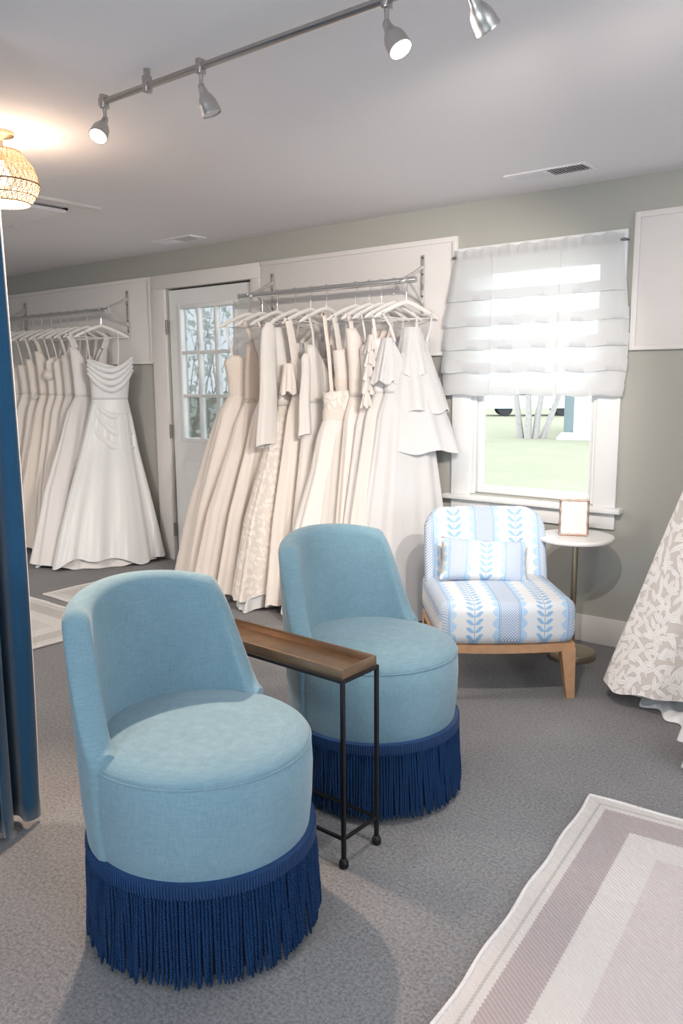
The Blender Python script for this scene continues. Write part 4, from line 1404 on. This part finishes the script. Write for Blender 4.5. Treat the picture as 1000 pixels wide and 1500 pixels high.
    for k in range(NC):
        a = 2 * PI * (k + r.uniform(-.12, .12)) / NC
        L0 = .010 + r.uniform(0, .016) + (.012 if r.random() < .10 else 0)
        flare = r.uniform(.007, .014); sway = r.uniform(-.003, .003)
        ns = 20
        rings = []
        ph = r.uniform(0, PI)
        for i in range(ns + 1):
            q = i / ns
            z = lerp(ZB - .024, L0, q)
            aa = a + sway * q * q / rf * 1.2
            rr = rf - .002 + flare * q + .003 * math.sin(q * 5 + k)
            c_ = Vector((rr * math.cos(aa) * 1.03, rr * math.sin(aa), z))
            er, et = Vector((math.cos(aa), math.sin(aa), 0)), Vector((-math.sin(aa), math.cos(aa), 0))
            w1, w2 = .0046, .0040
            if i == ns: w1, w2 = .003, .002
            tw = 0
            rg = []
            for j in range(8):
                b2 = 2 * PI * j / 8
                x_, y_ = w1 * math.cos(b2), w2 * math.sin(b2)
                rg.append(c_ + er * (x_ * math.cos(tw) - y_ * math.sin(tw)) + et * (x_ * math.sin(tw) + y_ * math.cos(tw)))
            rings.append(rg)
        loft(bm, rings, True, True)
    f = obj('fringe', bm, M_bullion, t, 70); f['kind'] = 'stuff'
    set_uv(f, lambda c, n: (math.atan2(c.y, c.x / 1.03) * rf, c.z))
    # dark base inside
    bm = BM(); lathe(bm, [(.24, .0), (.25, .01), (.255, .20), (.265, ZB - .01)], 40); obj('plinth', bm, M_dark, t)
    return t
tub_chair('blue linen tub chair with navy bullion fringe, in front, nearest the blue curtain', (-1.482, -2.74, 0), math.radians(1))
tub_chair('blue linen tub chair with navy bullion fringe, behind the narrow tray table', (-1.550, -1.905, 0), math.radians(-7))

# ------------------------------------------------------------ narrow tray table
A_ = Vector((-1.306, -2.338, 0)); B_ = Vector((-1.319, -2.184, 0))
rzT = math.atan2((A_ - B_).x * 1.0, -(A_ - B_).y) * 1.0
t = thing('tray_table', 'narrow bronze tray side table on thin black iron legs between the blue chairs', 'side table', (-1.638, -2.2843, 0), -.02)
hl_, hw_ = .325, .077
ZT = .5725
bm = BM(); box(bm, (-hl_, -hw_, ZT - .012), (hl_, hw_, ZT - .006), .001); obj('tray_base', bm, M_tray, t)
bm = BM()
for lo, hi in (((-hl_, -hw_, ZT - .012), (hl_, -hw_ + .006, ZT + .018)), ((-hl_, hw_ - .006, ZT - .012), (hl_, hw_, ZT + .018)),
               ((-hl_, -hw_, ZT - .012), (-hl_ + .006, hw_, ZT + .018)), ((hl_ - .006, -hw_, ZT - .012), (hl_, hw_, ZT + .018))):
    box(bm, lo, hi, .0015)
obj('tray_rim', bm, M_tray, t)
bm = BM()
for lo, hi in (((-hl_ - .003, -hw_ - .005, ZT - .022), (hl_ + .003, -hw_ + .005, ZT - .011)), ((-hl_ - .003, hw_ - .005, ZT - .022), (hl_ + .003, hw_ + .005, ZT - .011)),
               ((-hl_ - .005, -hw_, ZT - .022), (-hl_ + .005, hw_, ZT - .011)), ((hl_ - .005, -hw_, ZT - .022), (hl_ + .005, hw_, ZT - .011))):
    box(bm, lo, hi, .001)
obj('top_frame', bm, M_black, t)
for sx in (-1, 1):
    for sy in (-1, 1):
        bm = BM(); x, y = sx * hl_, sy * hw_
        box(bm, (x - .0055, y - .0055, .02), (x + .0055, y + .0055, ZT - .011), .001)
        lg = obj('leg', bm, M_black, t)
        bm = BM(); lathe(bm, [(.006, .028), (.010, .025), (.0145, .016), (.0145, .006), (.011, 0), (0, 0)], 14, (x, y, 0)); obj('foot', bm, M_black, lg)
for sy in (-1, 1):
    bm = BM(); box(bm, (-hl_, sy * hw_ - .0045, .082), (hl_, sy * hw_ + .0045, .091), .001); obj('stretcher', bm, M_black, t)
for sx in (-1, 1):
    bm = BM(); box(bm, (sx * hl_ - .0045, -hw_, .082), (sx * hl_ + .0045, hw_, .091), .001); obj('stretcher', bm, M_black, t)

# ------------------------------------------------------------ patterned slipper chair
M_bot = botanical_mat('botanical_print')
M_botp = botanical_mat('botanical_print_cushion', .15, 1.16)
def rounded_slab(bm, W_, D_, H_, cr, er, nseg=8, crown=0.0, front=0.0, tag_=None):
    """Cushion block centred in x; corners rounded in plan (cr), edges rounded (er), crowned top, bowed front."""
    def outline(ins):
        pts = []
        a, b = W_ / 2 - ins, D_ / 2 - ins
        c = max(.002, cr - ins)
        for cx, cy, s in ((a - c, b - c, 0), (-a + c, b - c, 1), (-a + c, -b + c, 2), (a - c, -b + c, 3)):
            for k in range(nseg + 1):
                th = PI / 2 * (s + k / nseg)
                pts.append([cx + c * math.cos(th), cy + c * math.sin(th)])
            # straight-run points
            nx = {0: ((-a + c), b), 1: (-a, (-b + c)), 2: ((a - c), -b), 3: (a, (b - c))}[s]
            x0, y0 = pts[-1]
            for k in range(1, 10):
                pts.append([lerp(x0, nx[0], k / 10), lerp(y0, nx[1], k / 10)])
        for p in pts:
            if p[1] < 0: p[1] -= front * (1 - (p[0] / (W_ / 2)) ** 2) * min(1, -p[1] / (D_ / 2))
        return pts
    rings = []
    for k in range(5):
        th = PI / 2 * k / 4
        rings.append([Vector((x, y, er - er * math.cos(PI / 2 - th) if False else er * (1 - math.sin(th)))) for x, y in outline(er * (1 - math.cos(th)))][::1])
    rings = rings[::-1]
    rings = [[Vector((x, y, er * (1 - math.sin(PI / 2 * k / 4)))) for x, y in outline(er * (1 - math.cos(PI / 2 * k / 4)))] for k in (4, 3, 2, 1, 0)]
    for q in (.25, .5, .75):
        rings.append([Vector((x, y, lerp(er, H_ - er, q))) for x, y in outline(0)])
    for k in range(0, 5):
        th = PI / 2 * k / 4
        rings.append([Vector((x, y, H_ - er + er * math.sin(th))) for x, y in outline(er * (1 - math.cos(th)))])
    base = rings[-1]
    for q in (.85, .6, .35, .12):
        rings.append([Vector((p.x * q, p.y * q, H_ + crown * (1 - q * q))) for p in base])
    loft(bm, rings, True, True)

t = thing('slipper_chair', 'armless slipper chair in white and blue fern print on oak legs under the window', 'chair', (-1.728, -.722, 0), .70)
# seat: local x right, -y front
bm = BM(); rounded_slab(bm, .60, .60, .195, .05, .05, 8, .012, .028)
for v in bm.verts: v.co = Vector((v.co.x, v.co.y - .03, v.co.z + .245))
o = obj('seat', bm, M_bot, t, 60)
set_uv(o, lambda c, n: ((c.x if abs(n.x) < .75 else c.x + math.copysign(.44 - c.z, c.x) * .9), c.y + c.z))
# backrest: leaning barrel slab with rounded top corners
bm = BM()
rows = []
NR, NCs = 22, 24
W2 = .298
def back_pt(u, v, d):
    """u -1..1 across, v 0..1 up, d depth offset (front negative)."""
    z = lerp(.275, .752, v)
    yl = lerp(.165, .300, v)
    x = u * W2 * lerp(1.0, .985, v)
    yb = -.055 * abs(u) ** 2.6 * lerp(.8, 1, v)
    return Vector((x, yl + yb + d, z))
def squircle(k, n):
    th = 2 * PI * k / n
    c_, s_ = math.cos(th), math.sin(th)
    return c_, s_
loops = []
n = 96
# outline in (u, v) with rounded top corners, built as shrinking loops front and back
def outline_uv(ins):
    pts = []
    x1 = W2 - ins; z0, z1 = ins * .5, .477 - ins; cr = max(.004, .105 - ins)
    def add(x, z): pts.append((x / W2, z / .477))
    for k in range(12): add(lerp(-x1, x1, k / 12), z0)
    for k in range(14): add(x1, lerp(z0, z1 - cr, k / 14))
    for k in range(10): th = PI / 2 * k / 10; add(x1 - cr + cr * math.cos(th), z1 - cr + cr * math.sin(th))
    for k in range(12): add(lerp(x1 - cr, -x1 + cr, k / 12), z1)
    for k in range(10): th = PI / 2 + PI / 2 * k / 10; add(-x1 + cr + cr * math.cos(th), z1 - cr + cr * math.sin(th))
    for k in range(14): add(-x1, lerp(z1 - cr, z0, k / 14))
    return pts
th_ = .105; er = .042
seq = []
for k in range(6):
    a = PI / 2 * k / 5
    seq.append((er * (1 - math.sin(a)), -th_ / 2 + er * (1 - math.cos(a))))
seq2 = [(i_, -d_) for i_, d_ in seq[::-1]]
rings = []
for q in (.12, .4, .7):
    rings.append([back_pt(u * q, .5 + (v - .5) * q, -th_ / 2 - .008 * (1 - q * q)) for u, v in outline_uv(er)])
for i_, d_ in seq + seq2:
    rings.append([back_pt(u, v, d_) for u, v in outline_uv(i_)])
for q in (.7, .4, .12):
    rings.append([back_pt(u * q, .5 + (v - .5) * q, th_ / 2 + .008 * (1 - q * q)) for u, v in outline_uv(er)])
loft(bm, rings, True, True)
o = obj('backrest', bm, M_bot, t, 60)
set_uv(o, lambda c, n: (c.x + (math.copysign(1, c.x) * max(0, (c.y - .23)) * .3 if abs(n.x) > .7 else 0), c.z * 1.03))
bm = BM()
# bowed front rail and side rails
pts_o = []
for k in range(17):
    u = -1 + 2 * k / 16
    pts_o.append((u * .292, -.322 - .026 * (1 - u * u)))
loft(bm, [[Vector((x, y, .214)), Vector((x, y, .249)), Vector((x, y + .03, .249)), Vector((x, y + .03, .214))] for x, y in pts_o], True, True)
for sx in (-1, 1): box(bm, (sx * .278 - .014, -.30, .214), (sx * .278 + .014, .25, .249), .002)
box(bm, (-.28, .225, .214), (.28, .25, .249), .002)
obj('seat_rail', bm, M_oak, t)
for sx in (-1, 1):
    for sy in (-1, 1):
        bm = BM()
        cx, cy = sx * .262, (-.298 if sy < 0 else .222)
        w0, w1 = .031, .0165
        bx, by = sx * .018, (-.016 if sy < 0 else .045)
        loft(bm, [[Vector((cx + bx * q + sx_ * w, cy + by * q + sy_ * w, lerp(.232, 0, q))) for sx_, sy_ in ((-1, -1), (1, -1), (1, 1), (-1, 1))] for q, w in ((0, w0), (.15, w0 * .95), (1, w1))], True, True)
        obj('leg', bm, M_oak, t, 20)
# lumbar cushion leaning on the back
def cushion(name, label, cat, W_, Hh, T_, mat, M):
    bm = BM()
    n = 20
    rows_f, rows_b = [], []
    def pt(u, v, s):
        e = (1 - abs(u) ** 3.2) ** .55 * (1 - abs(v) ** 3.2) ** .55 if abs(u) < 1 and abs(v) < 1 else 0
        pin = 1 - .05 * (1 - abs(v)) * abs(u) ** 3
        pin2 = 1 - .09 * (1 - abs(u)) * abs(v) ** 3
        return Vector((u * W_ / 2 * pin, s * T_ / 2 * e, v * Hh / 2 * pin2))
    F = [[bm.verts.new(pt(-1 + 2 * i / n, -1 + 2 * j / n, -1)) for j in range(n + 1)] for i in range(n + 1)]
    B = [[(F[i][j] if i in (0, n) or j in (0, n) else bm.verts.new(pt(-1 + 2 * i / n, -1 + 2 * j / n, 1))) for j in range(n + 1)] for i in range(n + 1)]
    for i in range(n):
        for j in range(n):
            bm.faces.new((F[i][j], F[i + 1][j], F[i + 1][j + 1], F[i][j + 1]))
            bm.faces.new((B[i][j], B[i][j + 1], B[i + 1][j + 1], B[i + 1][j]))
    o = obj(name, bm, mat, None, 80)
    set_uv(o, lambda c, n: (c.x, c.z))
    o.matrix_world = M
    tag(o, label, cat)
    return o
base = Matrix.Translation((-1.728, -.722, 0)) @ Matrix.Rotation(.70, 4, 'Z')
cushion('lumbar_cushion', 'small oblong fern print cushion leaning on the patterned chair back', 'cushion', .41, .205, .12, M_botp,
        base @ Matrix.Translation((-.035, .035, .535)) @ Matrix.Rotation(-.05, 4, 'Z') @ Matrix.Rotation(.07, 4, 'Y') @ Matrix.Rotation(-.42, 4, 'X'))

# ------------------------------------------------------------ round pedestal table and its frame
t = thing('pedestal_table', 'small round white marble table on a hammered brass pole beside the patterned chair', 'side table', (-1.514, -.284, 0))
bm = BM(); lathe(bm, [(0, .598), (.178, .598), (.182, .602), (.183, .608), (.182, .615), (.179, .618), (0, .618)], 64); obj('table_top', bm, M_marble, t)
bm = BM()
rings = []
for i in range(150):
    z = lerp(.03, .598, i / 149)
    rings.append([Vector(((.0145 + .0006 * (1 if (i + k) % 2 else -1)) * math.cos(2 * PI * k / 16), (.0145 + .0006 * (1 if (i + k) % 2 else -1)) * math.sin(2 * PI * k / 16), z)) for k in range(16)])
loft(bm, rings); obj('hammered_pole', bm, M_brass, t, 180)
bm = BM(); lathe(bm, [(0, 0), (.112, 0), (.115, .003), (.115, .032), (.112, .036), (.02, .037), (0, .037)], 48); obj('base', bm, M_brass, t)
t = thing('picture_frame', 'small bamboo style metal frame with a printed card on the round table', 'picture frame', (-1.521, -.300, .6185), .40)
lean = Matrix.Rotation(-.16, 4, 'X')
fw_, fh_ = .130, .172
bm = BM()
def bamboo(p0, p1):
    p0, p1 = Vector(p0), Vector(p1)
    N = 18
    pts = [lean @ p0.lerp(p1, k / N) for k in range(N + 1)]
    rr = [.0066 if k % 6 == 0 else (.0056 if k % 6 in (1, 5) else .0046) for k in range(N + 1)]
    tube(bm, pts, rr, 10)
a, z0 = fw_ / 2, .005
for p, q in (((-a, 0, z0), (a, 0, z0)), ((-a, 0, fh_), (a, 0, fh_)), ((-a, 0, z0), (-a, 0, fh_)), ((a, 0, z0), (a, 0, fh_))): bamboo(p, q)
obj('bamboo_border', bm, plain('rose_gold', (.42, .28, .22), .3, .9), t)
bm = BM(); box(bm, (-a, -.001, z0), (a, .002, fh_), 0, 2, lean); obj('card', bm, M_paper, t)
bm = BM(); box(bm, (-a, .0022, z0), (a, .005, fh_), 0, 2, lean); obj('backing_board', bm, M_dark, t)
bm = BM()
loft(bm, [[Vector((x, y, z)) for x, y, z in r_] for r_ in ([(-.02, .022, .13), (.02, .022, .13), (.02, .025, .13), (-.02, .025, .13)], [(-.025, .075, .0), (.025, .075, .0), (.025, .078, .0), (-.025, .078, .0)])], True, True)
obj('easel_stand', bm, M_dark, t)

# ------------------------------------------------------------ sheer roman shade
def sheer():
    t = NT('sheer_voile')
    f = t.noise(t.coord(), 1, 2, .6, (500, 500, 60))
    df = t.n('ShaderNodeBsdfDiffuse'); t.put(df.inputs[0], t.mix(f, (.88, .885, .90), (.93, .93, .94)))
    tl = t.n('ShaderNodeBsdfTranslucent'); t.put(tl.inputs[0], (.74, .76, .78))
    tp = t.n('ShaderNodeBsdfTransparent')
    m1 = t.n('ShaderNodeMixShader'); m1.inputs[0].default_value = .5
    t.t.links.new(df.outputs[0], m1.inputs[1]); t.t.links.new(tl.outputs[0], m1.inputs[2])
    m2 = t.n('ShaderNodeMixShader'); t.put(m2.inputs[0], t.ma('MULTIPLY_ADD', f, .06, .07))
    t.t.links.new(m1.outputs[0], m2.inputs[1]); t.t.links.new(tp.outputs[0], m2.inputs[2])
    t.t.links.new(m2.outputs[0], t.out.inputs['Surface'])
    return t.m
M_sheer = sheer()
t = thing('roman_shade', 'sheer white pleated roman shade half lowered over the window', 'window shade', (-1.905, 0, 0))
rb = random.Random(5)
bm = BM()
# vertical profile: (z, y) with each pleat folded up behind itself
prof = [(2.062, -.045), (2.03, -.050), (2.012, -.052), (1.90, -.055), (1.835, -.060)]
z = 1.835
pleats = [(1.795, .052), (1.660, .055), (1.535, .055), (1.412, .055)]
prof = [(2.066, -.046), (2.045, -.052), (2.018, -.047), (2.0, -.053), (1.93, -.057), (1.85, -.062)]
for zb, ov in pleats:
    prof += [(zb + .03, -.066), (zb, -.068), (zb - .001, -.062), (zb + ov * .55, -.054), (zb + ov, -.050), (zb + ov - .002, -.047), (zb + .01, -.052), (zb - .035, -.058)]
prof += [(1.33, -.064), (1.295, -.068), (1.290, -.062), (1.32, -.056), (1.345, -.054)]
NX = 60
grid = []
for i, (zz, yy) in enumerate(prof):
    row = []
    for k in range(NX + 1):
        u = -1 + 2 * k / NX
        low = (2.066 - zz) / .77
        hw = lerp(.468, .522, sstep(low * 1.6)) - .012 * max(0, low - .85) / .15
        x = u * hw + .0 - .010 * low
        ruf = .006 * math.sin(k * 1.9 + .6 * math.sin(k * .7)) * max(0, 1 - low / .09)
        dz = -.004 * math.sin(k * .55 + i * .8) * low - .010 * (1 - u * u) * 0 + (.006 * math.cos(k * .9 + i) if i in (0,) else 0)
        sag = -.008 * low * (math.cos(u * PI * 2.0) - 1) * .5
        yb = yy + ruf + .004 * math.sin(k * .4 + i * .35) * low
        if abs(u) > .93: yb += (abs(u) - .93) / .07 * .018
        row.append(Vector((x, yb, zz + dz - sag * .6)))
    grid.append(row)
loft(bm, grid, False)
obj('shade_cloth', bm, M_sheer, t, 75)
bm = BM(); tube(bm, [(-.475, -.036, 2.03), (.48, -.036, 2.03)], .007, 10)
for x in (-.475, .478): tube(bm, [(x, -.036, 2.03), (x, -.0, 2.03)], .006, 8)
obj('curtain_rod', bm, M_hinge, t)
for x in (-.21, .17):
    bm = BM(); tube(bm, [(x, -.062, 2.02), (x, -.074, 1.80), (x, -.076, 1.305)], .0018, 6); obj('lift_cord', bm, M_paper, t)

# ------------------------------------------------------------ rugs
def rug(name, label, loc, rz, w, h, cols, group=None):
    t = thing(name, label, 'rug', loc, rz, group)
    bm = BM()
    rr = random.Random(int(w * 100))
    nx, ny = int(w / .03), int(h / .03)
    def P(i, j, top):
        x, y = w * i / nx, h * j / ny
        x += .003 * math.sin(y * 21) * (1 if i in (0, nx) else 0); y += .003 * math.sin(x * 19) * (1 if j in (0, ny) else 0)
        e = min(i, nx - i, j, ny - j)
        return Vector((x, y, (.011 + .0012 * math.sin(x * 7 + y * 5) if e else .0055) if top else .0006))
    Tt = [[bm.verts.new(P(i, j, True)) for j in range(ny + 1)] for i in range(nx + 1)]
    for i in range(nx):
        for j in range(ny):
            bm.faces.new((Tt[i][j], Tt[i + 1][j], Tt[i + 1][j + 1], Tt[i][j + 1]))
    obj('woven_field', bm, rug_mat(w, h, cols), t, 60)
    bm = BM()   # bound edge
    for p0, p1 in (((0, 0), (w, 0)), ((w, 0), (w, h)), ((w, h), (0, h)), ((0, h), (0, 0))):
        N = max(8, int(math.hypot(p1[0] - p0[0], p1[1] - p0[1]) / .008))
        pts = [(lerp(p0[0], p1[0], k / N) + .003 * math.sin(lerp(p0[1], p1[1], k / N) * 21), lerp(p0[1], p1[1], k / N) + .003 * math.sin(lerp(p0[0], p1[0], k / N) * 19), .0066) for k in range(N + 1)]
        tube(bm, pts, [.0066 if k % 2 else .0058 for k in range(N + 1)], 6)
    obj('bound_edge', bm, M_rugw, t, 60)
M_rugw = fabric('rug_wool_white', (.58, .55, .54), (.72, .69, .68), weave=200, var=.3, rough=1)
e1 = math.atan2(.026, .286)
rug('woven_rug', 'mauve and cream woven border rug in the lower right corner', (-.909 + 2.3 * math.sin(e1), -1.558 - 2.3 * math.cos(e1), 0), e1, 1.55, 2.3, ((.62, .58, .57), (.44, .37, .38), (.60, .53, .53)))
rug('woven_rug', 'cream and grey bordered rug beside the blue curtain', (-5.3, -2.65, 0), 0, 1.54, 1.32, ((.66, .64, .63), (.56, .53, .52), (.62, .59, .58)))
rug('woven_rug', 'pale cream rug lying between the bordered rug and the left gowns', (-4.715, -1.235, 0), 0, 1.0, .60, ((.70, .68, .67), (.66, .63, .62), (.68, .65, .64)))

# ------------------------------------------------------------ blue velvet curtain
t = thing('velvet_curtain', 'deep blue velvet fitting room curtain at the left edge', 'curtain', (-2.215, -2.765, 0))
bm = BM(); rings = []
NS = 320
for i in range(40):
    q = i / 39
    z = lerp(2.29, .018, q)
    row = []
    for k in range(NS + 1):
        s = k / NS
        y = -1.35 * s
        ph = s * 2 * PI * 17
        amp = .026 + .016 * q
        x = amp * math.sin(ph + .5 * math.sin(q * 3 + s * 9)) + .014 * math.sin(ph * .43 + 2 * q + 1) - .03 + .012 * q * math.sin(s * 40 + q * 3)
        y += .008 * math.sin(ph * 2 + .7) * (.6 + q) - .01 * q
        row.append(Vector((x, y, z + .006 * math.sin(ph * .5 + 1) * q ** 3)))
    rings.append(row)
loft(bm, rings, False)
o = obj('drape', bm, M_velvet, t, 80)
md = o.modifiers.new('thickness', 'SOLIDIFY'); md.thickness = .004
bm = BM(); box(bm, (-.05, -1.4, 2.292), (-.01, .02, 2.319), .004); obj('ceiling_rail', bm, M_trim, t)
